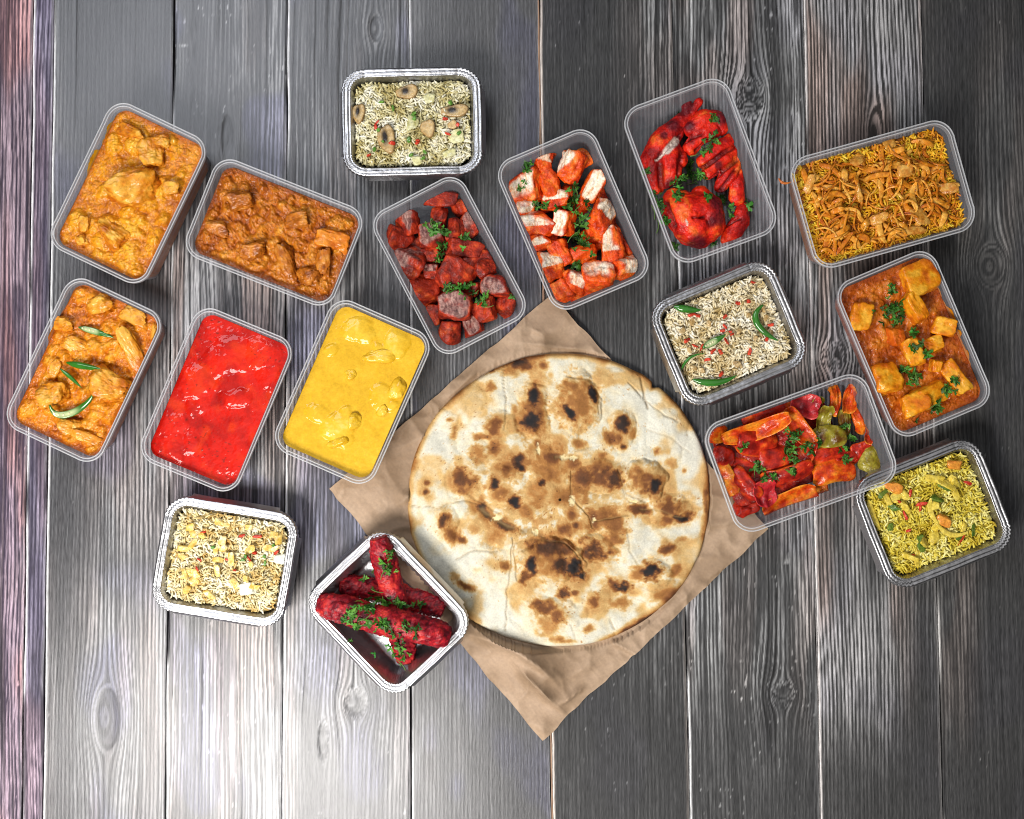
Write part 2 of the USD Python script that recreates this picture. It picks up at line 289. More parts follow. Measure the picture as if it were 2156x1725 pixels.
def build_foil(label, loc, rot, sc, group):
    t = thing('foil_tray', label, 'foil tray', loc, rot, sc, group)
    h = FH_; rg = np.random.default_rng(77)
    na, nst = 18, 26; N = 4 * (na + nst)
    w1 = rg.normal(0, 1, (40, N))
    w2 = np.array([np.convolve(np.r_[x, x, x], np.hanning(15) / 7, 'same')[N:2 * N] for x in w1])
    def crump(k, d, z, v, arc):
        v = v.copy(); idx = np.arange(N); pl = np.cos(idx * math.pi) * (arc > .02)
        amp = .0006 if z > h - .011 else .0008
        out = v[:, :2] / np.linalg.norm(v[:, :2], axis=1, keepdims=True)
        v[:, :2] += out * (pl * amp + w2[k // 17] * .0004)[:, None]
        v[:, 2] += pl * .0005 * (z > h - .011) * (d > .0002) + w2[3 + (k > 3) + (k > 7)] * .0003 * (z > .004)
        if d < 0: v[:, :2] -= out * (st(arc, .0, .25) * (-d) * .92)[:, None]; v[:, 2] += st(arc, 0, .25) * (h - .002 - z) * .45
        if z < h - .011 and z > .003:
            v[:, :2] += out * (np.cos(idx * math.pi) * .0009 * (arc < .02))[:, None]
        return v
    flange = [(-.0036, h - .0100), (-.0028, h - .0075), (-.0018, h - .0045), (-.0004, h - .0016), (.0005, h - .0004), (.0016, h + .0003), (.0028, h + .0001), (.0036, h - .0009), (.0044, h - .0010), (.0054, h - .0002), (.0066, h + .0001), (.0078, h - .0003), (.0086, h - .0012), (.0096, h - .0014), (.0104, h - .0006), (.0114, h - .0008), (.0122, h - .0030)]
    wall = [(.0122, h - .0030), (.0128, h - .0046), (.0133, h - .0062), (.0138, h - .0080), (.0144, h - .0100), (.0170, .022), (.0192, .010), (.0208, .0035), (.0226, .0012), (.0260, .0006)]
    flange, wall = [(d * (.84 if d > 0 else 1), h - .0004 + (z - h + .0004) * (.55 if .001 < d < .0118 else 1)) for d, z in flange], [(d - .0019, z) for d, z in wall]
    obj('rim', sweep(flange, FW_ / 2, FL_ / 2, .026, na, nst, crump), 'aluminium_foil', t, smooth=True)
    obj('body', sweep(wall, FW_ / 2, FL_ / 2, .026, na, nst, crump, False, True), 'aluminium_foil', t, smooth=True)
    return t
class Box:
    """Where a tub or tray stands, from its four rim corners in the picture."""
    def __init__(s, crop, c, h, L, W, sz=1.0, z0=0.0):
        s.h, s.z0 = h * sz, z0
        w = [crop.p(x, y, s.h + z0)[:2] for x, y in c]
        s.c = np.mean(w, 0); a, b = (w[1] + w[2] - w[0] - w[3]) / 2, (w[0] + w[1] - w[3] - w[2]) / 2
        lo, sh = (a, b) if np.linalg.norm(a) > np.linalg.norm(b) else (b, a)
        if lo[1] < 0: lo = -lo
        if lo[0] * sh[1] - lo[1] * sh[0] > 0: sh = -sh
        s.rot = math.atan2(-lo[0], lo[1]); s.L, s.W = np.linalg.norm(lo), np.linalg.norm(sh)
        s.sc = (s.W / W, s.L / L, sz); s.loc = (*s.c, z0)
        s.ex, s.ey = np.array([math.cos(s.rot), math.sin(s.rot)]), np.array([-math.sin(s.rot), math.cos(s.rot)])
    def w(s, p): return np.column_stack([s.c + p[:, :1] * s.ex + p[:, 1:2] * s.ey, p[:, 2] + s.z0])
    def local(s, p): return np.stack([(p[..., :2] - s.c) @ s.ex, (p[..., :2] - s.c) @ s.ey], -1)
TUBS = dict(
    c1=(R1, [(649, 58), (1219, 298), (817, 1140), (247, 890)], 1.1, 'clear plastic tub of orange chicken curry, nearest the top left corner'),
    c2=(R1, [(1267, 381), (2121, 709), (1868, 1272), (1017, 923)], 1.0, 'clear plastic tub lying crosswise, filled with brown orange minced curry'),
    c3=(R2, [(343, 42), (808, 228), (471, 962), (-9, 761)], 1.0, 'clear plastic tub at the far left under the curry with green chillies'),
    c4=(R2, [(959, 179), (1434, 362), (1127, 1109), (646, 916)], 1.0, 'clear plastic tub full of smooth bright red sauce'),
    c5=(R2, [(1612, 147), (2101, 328), (1783, 1067), (1286, 873)], 1.0, 'clear plastic tub full of smooth yellow curry beside the paper'),
    c6=(R3, [(262, 968), (858, 742), (1298, 1608), (726, 1830)], 1.0, 'clear plastic tub holding dark red grilled lamb pieces'),
    c7=(R3, [(1038, 665), (1645, 440), (2036, 1345), (1428, 1582)], 1.0, 'clear plastic tub holding orange and white chicken pieces'),
    c8=(R4, [(73, 199), (628, 24), (936, 836), (370, 1022)], 1.0, 'clear plastic tub holding red tandoori chicken on the bone'),
    c9=(R4, [(931, 481), (1774, 237), (1990, 812), (1133, 1042)], 1.12, 'clear plastic tub lying crosswise, heaped with yellow rice and fried onions'),
    c10=(R5, [(942, 195), (1417, 36), (1740, 770), (1248, 942)], 1.0, 'clear plastic tub of orange curry with cheese cubes, rightmost of the tubs'),
    c11=(R5, [(309, 890), (1083, 604), (1291, 1124), (514, 1404)], 1.08, 'clear plastic tub of red peppers and onions, overlapping a foil tray'))
FOILS = dict(
    f1=(R3, [(125, 88), (1003, 80), (995, 742), (120, 772)], 'crimped foil tray of rice with mushrooms near the top edge'),
    f2=(R5, [(44, 308), (648, 49), (868, 574), (255, 825)], 'crimped foil tray under the rice with green chillies'),
    f3=(R6, [(140, 95), (1030, 230), (890, 990), (45, 835)], 'crimped foil tray of pale egg rice at the lower left'),
    f4=(R6, [(1530, 289), (2129, 899), (1607, 1473), (968, 768)], 'crimped foil tray standing cornerwise with red kebabs inside'),
    f5=(R5, [(1003, 1145), (1613, 901), (1855, 1439), (1231, 1688)], 'crimped foil tray of yellow green rice at the lower right'))
B = {}
first = None
for k, (cr, c, sz, lab) in TUBS.items():
    b = B[k] = Box(cr, c, TH_, TL_, TW_, sz, z0=.0003)
    g = 'plastic tubs of takeaway food'
    if first is None: first = build_tub(lab, b.loc, b.rot, b.sc, g)
    else: dup(first, 'plastic_tub', lab, 'food tub', b.loc, b.rot, b.sc, g)
first = None
for k, (cr, c, lab) in FOILS.items():
    b = B[k] = Box(cr, c, FH_ - .004, FL_ + .005, FW_ + .005, 1.0, z0=.0008)
    if first is None: first = build_foil(lab, b.loc, b.rot, b.sc, 'foil trays of takeaway food')
    else: dup(first, 'foil_tray', lab, 'foil tray', b.loc, b.rot, b.sc, 'foil trays of takeaway food')
def fill_outline(b, z, foil=False, gap=.0003):
    """Inner outline of a tub or tray at height z above its base (local metres)."""
    if foil: ins = np.interp(z, [.002, .010, .024, .031], [.0206, .0176, .0153, .0126]) + .0006
    else: ins = np.interp(z / b.sc[2], [.003, .020, .038, .049], [.0122, .0095, .0069, .0056])
    hx, hy = b.W / 2 - ins * b.sc[0] - gap - (.0022 if foil else 0), b.L / 2 - ins * b.sc[1] - gap - (.0022 if foil else 0)
    return rr(hx, hy, .013 if not foil else .016, 14, 34)[0]
def inside(b, v, foil=False):
    """Pieces that lean on a wall are flattened against it."""
    l = b.local(v); z = np.maximum(v[:, 2] - b.z0, 0)
    if foil: ins = np.interp(z, [.002, .010, .024, .031, .036, .040], [.0206, .0176, .0153, .0126, .0095, .007]) + .0030
    else: ins = np.interp(z / b.sc[2], [.003, .020, .038, .049, .056], [.0122, .0095, .0069, .0056, .0030]) + .0006
    hx, hy, r = b.W / 2 - ins, b.L / 2 - ins, .0135
    over = z > b.h + .001
    x, y = np.clip(l[:, 0], -hx, hx), np.clip(l[:, 1], -hy, hy)
    qx, qy = np.abs(x) - (hx - r), np.abs(y) - (hy - r); d = np.hypot(np.maximum(qx, 0), np.maximum(qy, 0)); k = np.where(d > r, r / np.maximum(d, 1e-9), 1)
    x = np.where((qx > 0) & (qy > 0), np.sign(x) * (hx - r + qx * k), x); y = np.where((qx > 0) & (qy > 0), np.sign(y) * (hy - r + qy * k), y)
    o = v.copy(); o[:, :2] = b.c + x[:, None] * b.ex + y[:, None] * b.ey; o[over] = v[over]; return o
def filling(b, zf, height, color, nr=64, foil=False, low=.004):
    """Solid food filling a tub to about zf: top surface with height(x, y, t), sides against the wall."""
    o = fill_outline(b, zf, foil); hx, hy = o[:, 0].max(), o[:, 1].max(); r = .013 if not foil else .016
    nu, nv = int(nr * 1.9), int(nr * 2.6); e = lambda n: (lambda a: .75 * a + .25 * np.sin(a * math.pi / 2))(np.linspace(-1, 1, n))
    U, Vv = np.meshgrid(e(nu), np.sin(np.linspace(-1, 1, nv) * 1.25) / math.sin(1.25), indexing='ij')
    Y = Vv * hy; c = np.maximum(np.abs(Y) - (hy - r), 0); X = U * (hx - r + np.sqrt(np.maximum(r * r - c * c, 0))); p = np.stack([X, Y], -1)
    q = np.maximum(np.abs(p) - (hx - r, hy - r), 0); inner = np.maximum(np.abs(X) / hx, np.abs(Y) / hy); T_ = np.where((q > 0).all(-1), 1 - (r - np.hypot(q[..., 0], q[..., 1])) / hx, inner)
    W_ = np.stack([X * b.ex[0] + Y * b.ey[0] + b.c[0], X * b.ex[1] + Y * b.ey[1] + b.c[1]], -1)
    hgt = height(p, W_, T_); v = np.concatenate([p, (zf + hgt)[..., None]], -1).reshape(-1, 3); C = color(p, W_, T_, hgt).reshape(-1, 3); f = tri(grid_faces(nu, nv))
    per = np.concatenate([np.arange(nv), np.arange(1, nu) * nv + nv - 1, (nu - 1) * nv + np.arange(nv - 2, -1, -1), np.arange(nu - 2, 0, -1) * nv]); m = len(per); k = np.arange(m); kn = (k + 1) % m
    if np.cross(v[f[0, 1]] - v[f[0, 0]], v[f[0, 2]] - v[f[0, 0]])[2] < 0: f = f[:, ::-1]
    prev, N = per, len(v); V2, F2, C2 = [v], [f], [C]
    for zz in (.66, .33, 0.0):
        z2 = low + (zf - low) * zz; o2 = fill_outline(b, z2, foil); ring = np.column_stack([v[per, 0] * o2[:, 0].max() / hx, v[per, 1] * o2[:, 1].max() / hy, np.full(m, z2)]); cur = N + np.arange(m); N += m
        V2.append(ring); C2.append(C[per]); F2.append(tri(np.stack([prev[k], prev[kn], cur[kn], cur[k]], -1))); prev = cur
    flat = b.w(np.vstack(V2)); note(flat)
    return (flat, np.vstack(F2)), np.vstack(C2)

# ------------------------------------------------------------------ brown paper under the bread
def paper():
    tl, rt, bt, lf = np.array(P(1160, 622)[:2]), np.array(P(1616, 1112)[:2]), np.array(P(1142, 1556)[:2]), np.array(P(694, 1030)[:2])
    n = 190; a, c = np.meshgrid(np.linspace(0, 1, n), np.linspace(0, 1, n), indexing='ij')
    p = tl * ((1 - a) * (1 - c))[..., None] + rt * (a * (1 - c))[..., None] + bt * (a * c)[..., None] + lf * ((1 - a) * c)[..., None]
    e = np.minimum(np.minimum(a, 1 - a), np.minimum(c, 1 - c))
    q = lambda s, k: np.stack([p[..., 0] / s, p[..., 1] / s, np.full(a.shape, k)], -1)
    p = p + .0040 * (np.stack([fbm(q(.02, 3.), 5, 2), fbm(q(.02, 8.), 6, 2)], -1) - .5) * (1 - st(e, 0, .03))[..., None]
    rdg = lambda sc, k: 1 - np.abs(2 * fbm(q(sc, k), 8, 2) - 1) * 2.2
    z = .0012 + .0030 * fbm(q(.05, 1.), 7, 3) + .0042 * np.clip(rdg(.055, 31.), 0, 1) ** 2 + .0024 * np.clip(rdg(.026, 37.), 0, 1) ** 2
    # creases: sharp folds made of crossing tilted facets
    rg = np.random.default_rng(4); fold = 0
    for k in range(16):
        an = rg.uniform(0, math.pi); d = (p @ np.array([math.cos(an), math.sin(an)])) + rg.uniform(-.22, .22) + .02 * fbm(q(.06, 20. + k), 9, 2)
        fold = fold + np.exp(-np.abs(d - .02) / .006) * .0016 * ns(q(.05, 40. + k), 10)
    z = z + fold
    def ridge(x0, y0, x1, y1, w, h, bow=0.0):
        A, B2 = R7.p(x0, y0)[:2], R7.p(x1, y1)[:2]; L = np.linalg.norm(B2 - A); u = (B2 - A) / L; nn = np.array([-u[1], u[0]])
        s = (p - A) @ u / L; d = (p - A) @ nn - bow * 4 * s * (1 - s)
        m = st(s, -.15, .35) * (1 - st(s, .55, 1.15))
        return h * m * np.where(d > 0, np.exp(-d / w), np.exp(d / (w * .28)))
    z = z + ridge(400, 1540, 860, 1790, .024, .026, .012) + ridge(640, 1680, 900, 1950, .012, .017) + ridge(1130, 1570, 1350, 1690, .008, .007) + ridge(880, 1900, 1010, 1820, .006, .008) + ridge(-10, 600, 260, 480, .008, .003) + ridge(640, 25, 1080, 80, .004, .004) + ridge(1650, 1250, 1780, 1170, .006, .004) + ridge(700, -60, 800, 0, .006, .004) + ridge(20, 880, 160, 800, .01, .004)
    pc = R7.p(882, 848)[:2]; under = np.hypot(p[..., 0] - pc[0], p[..., 1] - pc[1]) < .168
    z = np.where(under, np.minimum(z, .0030), z); z = z - .0008 * (1 - st(e, 0, .02)); z = np.maximum(z, .0006)
    col = lerp((.40, .28, .185), (.29, .195, .12), st(fbm(q(.05, 11.), 12, 4), .38, .66))
    fib = ns(np.stack([(p[..., 0] + p[..., 1]) / .0011, (p[..., 0] - p[..., 1]) / .02, a * 0], -1), 13)
    col = col * (.93 + .14 * fib)[..., None]
    grease = 0
    for gx, gy, gr in ((830, 20, 60), (80, 800, 30), (200, 560, 22), (60, 900, 18), (700, -30, 40), (140, 660, 16)):
        gc = R7.p(gx, gy)[:2]; grease = np.maximum(grease, 1 - st(np.hypot(*(np.moveaxis(p - gc, -1, 0))) + .004 * (fbm(q(.008, 5.), 3, 2) - .5), R7.m(gr) * .5, R7.m(gr)))
    col = lerp(col, np.array((.20, .13, .075)), grease * .6)
    v = np.concatenate([p, z[..., None]], -1).reshape(-1, 3); f = tri(grid_faces(n, n))
    lo = v.copy(); lo[:, 2] -= .00022; N = len(v)
    per = np.concatenate([np.arange(n), np.arange(1, n) * n + n - 1, (n - 1) * n + np.arange(n - 2, -1, -1), np.arange(n - 2, 0, -1) * n]); k = np.arange(len(per)); kn = (k + 1) % len(per)
    side = tri(np.stack([per[k], per[kn], N + per[kn], N + per[k]], -1))
    f0 = f[:, ::-1] if np.cross(v[f[0, 1]] - v[f[0, 0]], v[f[0, 2]] - v[f[0, 0]])[2] < 0 else f
    note(v); cc = col.reshape(-1, 3)
    tag(obj('paper_sheet', (np.vstack([v, lo]), np.vstack([f0, f0[:, ::-1] + N, side])), 'kraft_paper', None, np.vstack([cc, cc])), 'creased brown greaseproof paper sheet under the round flatbread', 'paper sheet')
paper()

# ------------------------------------------------------------------ the round flatbread
SPOTS = '''745,310,35,60,0,1 735,440,50,55,20,.95 745,380,75,140,10,.5 970,350,105,140,10,.46 935,390,25,60,-30,1 1045,300,25,45,0,.9 940,260,60,50,0,.5 690,150,60,35,10,.6 520,165,30,20,0,.6 640,180,60,30,0,.35 800,150,25,20,0,.5
525,255,30,35,0,.45 1210,450,40,50,0,.8 1160,530,50,40,20,.5 1210,565,25,18,0,.7 1255,500,25,40,0,.4 545,470,45,50,0,.55 480,520,50,20,0,.45 460,610,50,50,0,.4 530,580,30,50,30,.45 375,740,55,65,0,.58 660,650,35,45,0,.78 680,680,20,20,0,.85
540,760,35,45,0,.82 600,700,60,50,0,.45 785,755,25,25,0,.8 650,860,35,35,0,.9 580,820,60,50,0,.45 465,880,30,25,0,.97 490,920,40,20,40,.8 600,990,70,30,25,.7 850,620,60,50,0,.55 960,660,50,40,0,.5 1010,720,70,60,10,.6 1100,720,90,70,0,.6
1160,740,50,60,0,.72 1080,680,120,40,0,.4 830,720,80,50,30,.4 900,830,80,60,20,.35 760,800,60,70,0,.35 1320,740,90,70,0,.5 1370,770,40,45,0,.88 1280,700,40,40,0,.5 940,920,30,40,0,.5 1050,950,50,70,0,.55 1120,930,90,60,0,.5 1170,970,60,80,0,.5
1300,900,60,35,10,.65 1450,890,70,60,10,.55 1520,940,60,25,-15,.9 1440,960,60,30,0,.5 900,1000,40,40,0,.55 965,980,25,20,0,.6 1060,1110,90,60,20,.72 1020,1130,60,40,0,.6 1150,1050,60,60,0,.5 275,950,35,55,10,.7 310,1030,55,40,30,.5 360,1050,30,20,30,.6
840,1100,140,50,5,.65 735,1190,30,50,0,1 960,1200,40,60,0,.97 880,1180,60,60,0,.72 1000,1250,20,25,0,1 700,1250,30,40,0,.6 840,1170,170,120,0,.38 600,1190,30,30,-40,.5 540,1060,60,60,0,.3 900,1340,35,35,0,.7 950,1340,20,15,0,.5
1360,1220,50,45,-20,1 1290,1240,60,40,-20,.45 1475,1220,40,30,0,.45 1440,1110,40,25,-20,.6 1210,1300,60,30,10,.95 1170,1290,40,40,0,.6 820,1420,80,40,10,.6 870,1450,50,50,0,.55 770,1390,40,25,0,.6 820,1500,70,60,0,.35 1060,1390,40,35,-30,.55
1190,1390,60,40,0,.4 1040,1520,40,18,-15,.4 870,1580,50,20,0,.45 900,1590,60,15,0,.4 1450,1330,80,50,-20,.35 380,1290,50,20,30,.55 340,1250,30,30,0,.3 180,760,15,15,0,.5 180,805,15,20,0,.6 310,430,15,10,0,.4 335,510,20,40,0,.4 1395,585,20,20,0,.55
1480,650,30,40,0,.3 1540,700,15,15,0,.4 1520,1060,40,20,-10,.35 700,900,40,40,0,.4 760,560,20,30,0,.4 990,560,40,25,30,.45 1100,620,25,18,0,.4 640,380,20,25,0,.35 430,1000,30,30,0,.3 250,190,90,14,45,.45 130,560,20,60,10,.25 1650,860,16,90,0,.35 1640,1100,14,80,-12,.3 1290,1500,110,16,-25,.5'''
def naan():
    nr, na_ = 150, 600
    th = np.linspace(0, 2 * math.pi, na_, endpoint=False); t = np.linspace(.004, 1, nr) ** .85
    ro = 1 + .030 * (fbm(np.stack([np.cos(th) * 1.6, np.sin(th) * 1.6, th * 0], -1), 3, 4) - .5) * 2 - .030 * np.exp(-((th - math.radians(51)) / .020) ** 2) + .008 * np.exp(-((th - math.radians(57)) / .05) ** 2)
    zt = .013
    cx, cy = 882, 848
    X = cx + 797 * t[:, None] * (np.cos(th) * ro)[None]; Y = cy - 776 * t[:, None] * (np.sin(th) * ro)[None]
    T_ = np.repeat(t[:, None], na_, 1)
    q = lambda s, k: np.stack([X / s, Y / s, np.full_like(X, k)], -1)
    # undulating puffed surface
    z = .0090 + .0085 * (fbm(q(240, 1.), 31, 3) - .5) + .0050 * (fbm(q(90, 2.), 32, 3) - .5) + .0009 * (fbm(q(28, 3.), 33, 3) - .5)
    wx, wy = X + 34 * (fbm(q(120, 4.), 34, 2) - .5), Y + 34 * (fbm(q(120, 5.), 35, 2) - .5)
    def el(x, y, rx, ry, rot=0, w=1.0):
        c, s = math.cos(math.radians(rot)), math.sin(math.radians(rot)); dx, dy = (wx * w + X * (1 - w)) - x, (wy * w + Y * (1 - w)) - y
        return np.sqrt(((dx * c + dy * s) / rx) ** 2 + ((-dx * s + dy * c) / ry) ** 2)
    for x, y, rx, ry, h, sh in ((1320, 740, 128, 108, .0055, .5), (840, 1170, 175, 118, .0065, .5), (985, 345, 115, 165, .0050, .6), (745, 370, 85, 140, .0035, .6), (1210, 480, 70, 110, .0030, .8), (560, 480, 100, 90, .003, .8), (400, 740, 100, 110, .002, 1), (600, 780, 130, 120, .002, 1), (1100, 720, 150, 90, .0025, .8),
                                (1450, 900, 120, 90, .003, .8), (280, 990, 70, 110, .003, .8), (1360, 1230, 110, 80, .003, .8), (820, 1450, 190, 90, .003, .8), (1060, 1110, 120, 80, .003, .7), (1450, 450, 120, 200, .003, .9), (330, 330, 160, 140, .003, 1), (250, 620, 120, 120, .002, 1), (1400, 1350, 160, 100, .0025, 1), (480, 1200, 140, 120, .0025, 1), (1180, 220, 150, 70, .002, 1)):
        d = el(x, y, rx, ry); d = d + .5 * (fbm(q(60, 21.), 47, 3) - .5); z = z + 1.35 * h * np.where(d < 1, np.maximum(1 - d * d, 0) ** (sh * 1.25), 0) - .0005 * np.exp(-((d - 1.05) / .09) ** 2)
    crack = np.zeros_like(X)
    def cut(pts, w=4.0, dp=1.0):
        nonlocal crack
        jx, jy = X + 16 * (fbm(q(40, 6.), 36, 2) - .5), Y + 16 * (fbm(q(40, 7.), 37, 2) - .5)
        for (x0, y0), (x1, y1) in zip(pts[:-1], pts[1:]):
            L2 = (x1 - x0) ** 2 + (y1 - y0) ** 2; s = np.clip(((jx - x0) * (x1 - x0) + (jy - y0) * (y1 - y0)) / L2, 0, 1)
            d = np.hypot(jx - x0 - s * (x1 - x0), jy - y0 - s * (y1 - y0)); crack = np.maximum(crack, dp * np.exp(-(d / (w * .8)) ** 2))
    cut([(590, 90), (585, 180), (600, 320), (590, 480)]); cut([(85, 876), (240, 890), (380, 850), (450, 870)]); cut([(600, 1540), (600, 1380), (625, 1200), (635, 1040)], 4); cut([(1175, 1580), (1150, 1470)]); cut([(340, 1160), (440, 1110), (560, 1120)], 5, .8)
    cut([(1310, 210), (1320, 290), (1345, 370)], 7); cut([(1240, 230), (1310, 310), (1420, 400), (1500, 440)], 5, .8); cut([(1340, 480), (1470, 520), (1560, 600)], 5, .6); cut([(940, 700), (945, 830), (1030, 930), (1050, 990)], 5, .9); cut([(1050, 960), (1150, 945), (1240, 930)], 6, 1); cut([(400, 820), (560, 920), (700, 1020)], 5, .8)
    cut([(470, 900), (560, 960), (640, 1000)], 15, 1.0); cut([(690, 1010), (750, 1000), (790, 1040)], 16, 1.0); cut([(860, 625), (980, 620)], 13, .9); cut([(1190, 690), (1230, 820), (1330, 860)], 6, .9); cut([(1300, 895), (1400, 900), (1520, 940)], 6, .7); cut([(660, 1270), (640, 1080), (740, 1050), (900, 1070), (990, 1150), (1010, 1270)], 5, .7)
    cut([(180, 330), (350, 410), (330, 520)], 5, .5); cut([(1230, 1000), (1250, 1120), (1290, 1190)], 5, .6); cut([(1640, 870), (1560, 860), (1480, 840)], 4, .7); cut([(920, 200), (1030, 215), (1080, 300), (1090, 400)], 6, .6); cut([(1090, 560), (960, 590)], 5, .5); cut([(970, 1620), (940, 1500)], 4, .5); cut([(1250, 1350), (1390, 1420)], 4, .5)
    edge = np.clip((1 - T_) / .030, 0, 1); z = z - .0019 * crack
    z = .0034 + (np.maximum(z, .004) - .0034) * np.sqrt(np.clip(1 - (1 - edge) ** 2, 0, 1))
    # colour: cream dough with toasted and charred patches
    ch = np.zeros_like(X); halo = np.zeros_like(X)
    rag = fbm(q(26, 8.), 38, 4, .6); fine = fbm(q(9, 9.), 39, 2)
    for s in SPOTS.split():
        x, y, rx, ry, rot, a = map(float, s.split(','))
        d = el(x, y, rx * 1.42, ry * 1.42, rot) + 1.15 * (rag - .5) + .35 * (fine - .5)
        ch = np.maximum(ch, min(1, a * 1.12) * (1 - st(d, .15, 1.12))); halo = np.maximum(halo, min(a, .8) * (1 - st(d, .6, 2.3)))
    toast = .20 * st(fbm(q(110, 10.), 40, 3), .46, .68) + .17 * st(el(800, 820, 520, 420) + .9 * (rag - .5), 1.1, .3) * st(rag, .35, .6)
    brownrim = .30 * st(T_, .94, 1.0) * st(fbm(np.stack([np.cos(th) * 3, np.sin(th) * 3, th * 0], -1), 41, 2), .35, .6)[None]
    sp = st(ns(q(7, 12.), 43), .90, .97) * st(fbm(q(120, 13.), 44, 2), .45, .6)
    t_ = np.maximum(ch, .36 * halo * np.clip(3.2 * (rag - .34), 0, 1.2)) + toast * (1 - ch) + brownrim + sp * .35
    t_ = np.clip(t_ + .10 * (fine - .5) * st(t_, .1, .4), 0, 1)
    col = ramp(t_, [(0, (.635, .615, .515)), (.10, (.65, .58, .41)), (.22, (.58, .38, .15)), (.42, (.38, .17, .045)), (.62, (.17, .060, .018)), (.82, (.045, .022, .013)), (1, (.012, .011, .012))])
    col = col * (.90 + .2 * fbm(q(45, 14.), 45, 3))[..., None]
    col = lerp(col, (.26, .16, .06), np.clip(crack, 0, 1) * .6)
    tear = np.zeros_like(X)
    for x, y, rx, ry in ((560, 945, 45, 22), (745, 1015, 28, 22), (900, 628, 34, 18), (960, 632, 26, 12), (940, 850, 20, 30), (765, 585, 16, 30), (1055, 950, 10, 24), (1270, 850, 30, 12)): tear = np.maximum(tear, 1 - st(el(x, y, rx, ry) + 1.2 * (fine - .5) + .6 * (rag - .5), .5, 1.0))
    col = lerp(col, (.72, .60, .33), tear); z = z - .0012 * tear
    pt = R7.p(0, 0, zt); ux = R7.p(1, 0, zt) - pt; uy = R7.p(0, 1, zt) - pt
    v = np.stack([pt[0] + X * ux[0], pt[1] + Y * uy[1], z], -1)
    low = v[-1:].copy(); low[..., 2] = .0031; cc = np.concatenate([col, col[-1:] * .8], 0)
    vv = np.concatenate([v, low], 0).reshape(-1, 3); note(vv)
    tag(obj('flatbread', (vv, grid_faces(nr + 1, na_, True)), 'bread', None, cc.reshape(-1, 3)), 'large round charred flatbread lying on brown paper', 'flatbread')
naan()
# ------------------------------------------------------------------ food helpers
def lumps(b, n, seed, r0, r1, h, sharp=.7):
    rg = np.random.default_rng(seed); c = rg.uniform(-1, 1, (n, 2)) * (b.W / 2 - .012, b.L / 2 - .012); r = rg.uniform(r0, r1, n); asp = rg.uniform(.6, 1.6, n); an = rg.uniform(0, math.pi, n)
    def f(p):
        z = np.zeros(p.shape[:2]); wp = p + .0045 * (np.stack([fbm(np.stack([p[..., 0] / .006, p[..., 1] / .006, p[..., 0] * 0 + seed], -1), 2, 2), fbm(np.stack([p[..., 0] / .006, p[..., 1] / .006, p[..., 0] * 0 + seed + 9], -1), 3, 2)], -1) - .5)
        for k in range(n):
            d = wp - c[k]; u = (d[..., 0] * math.cos(an[k]) + d[..., 1] * math.sin(an[k])) / (r[k] * asp[k]); w = (-d[..., 0] * math.sin(an[k]) + d[..., 1] * math.cos(an[k])) / r[k]
            z = np.maximum(z, h * r[k] / r1 * np.maximum(1 - u * u - w * w, 0) ** sharp)
        return z
    return f
def n3(p, s, k, seed, o=3): return fbm(np.stack([p[..., 0] / s, p[..., 1] / s, np.full(p.shape[:2], k)], -1), seed, o)
ICO = {k: trimesh.creation.icosphere(k) for k in (3, 4)}
def rot(ax, ay, az):
    return trimesh.transformations.euler_matrix(ax, ay, az)[:3, :3]
def chunk(seed, size, planes=None, p=11, noise=.06, sub=4, nf=5.5, ridge=0.0):
    """Rounded irregular block: unit directions pushed out to a smooth intersection of half spaces. Returns vertices, faces, weight of each plane."""
    rg = np.random.default_rng(seed); d = np.array(ICO[sub].vertices)
    if planes is None:
        planes = np.array([(1, 0, 0), (-1, 0, 0), (0, 1, 0), (0, -1, 0), (0, 0, 1), (0, 0, -1)], float) + rg.normal(0, .22, (6, 3))
        planes = np.vstack([planes, rg.normal(0, 1, (2, 3))])
    nrm = planes / np.linalg.norm(planes, axis=1, keepdims=True); hgt = np.r_[rg.uniform(.8, 1.1, 6), rg.uniform(1.0, 1.2, len(nrm) - 6)] if len(nrm) >= 6 else rg.uniform(.85, 1.1, len(nrm))
    w = np.maximum(d @ nrm.T, 0) / hgt; wp = w ** p; r = wp.sum(1) ** (-1 / p)
    r = np.minimum(r, 1.45) * (1 + noise * 2 * (fbm(d * 1.7 + seed * 3.1, 5, 2) - .5) * 1.6 + noise * (fbm(d * nf + seed * 1.7, 6, 3) - .5) * 1.5)
    if ridge: r = r * (1 + ridge * (np.abs(np.sin(d[:, 1] * 17 + 5 * fbm(d * 3 + seed, 8, 2))) - .5))
    return d * r[:, None] * np.asarray(size), np.array(ICO[sub].faces), wp / np.maximum(wp.sum(1, keepdims=True), 1e-9)
def place(v, at, ang=0.0, tilt=(0, 0)):
    return v @ (rot(0, 0, ang) @ rot(tilt[0], tilt[1], 0)).T + at
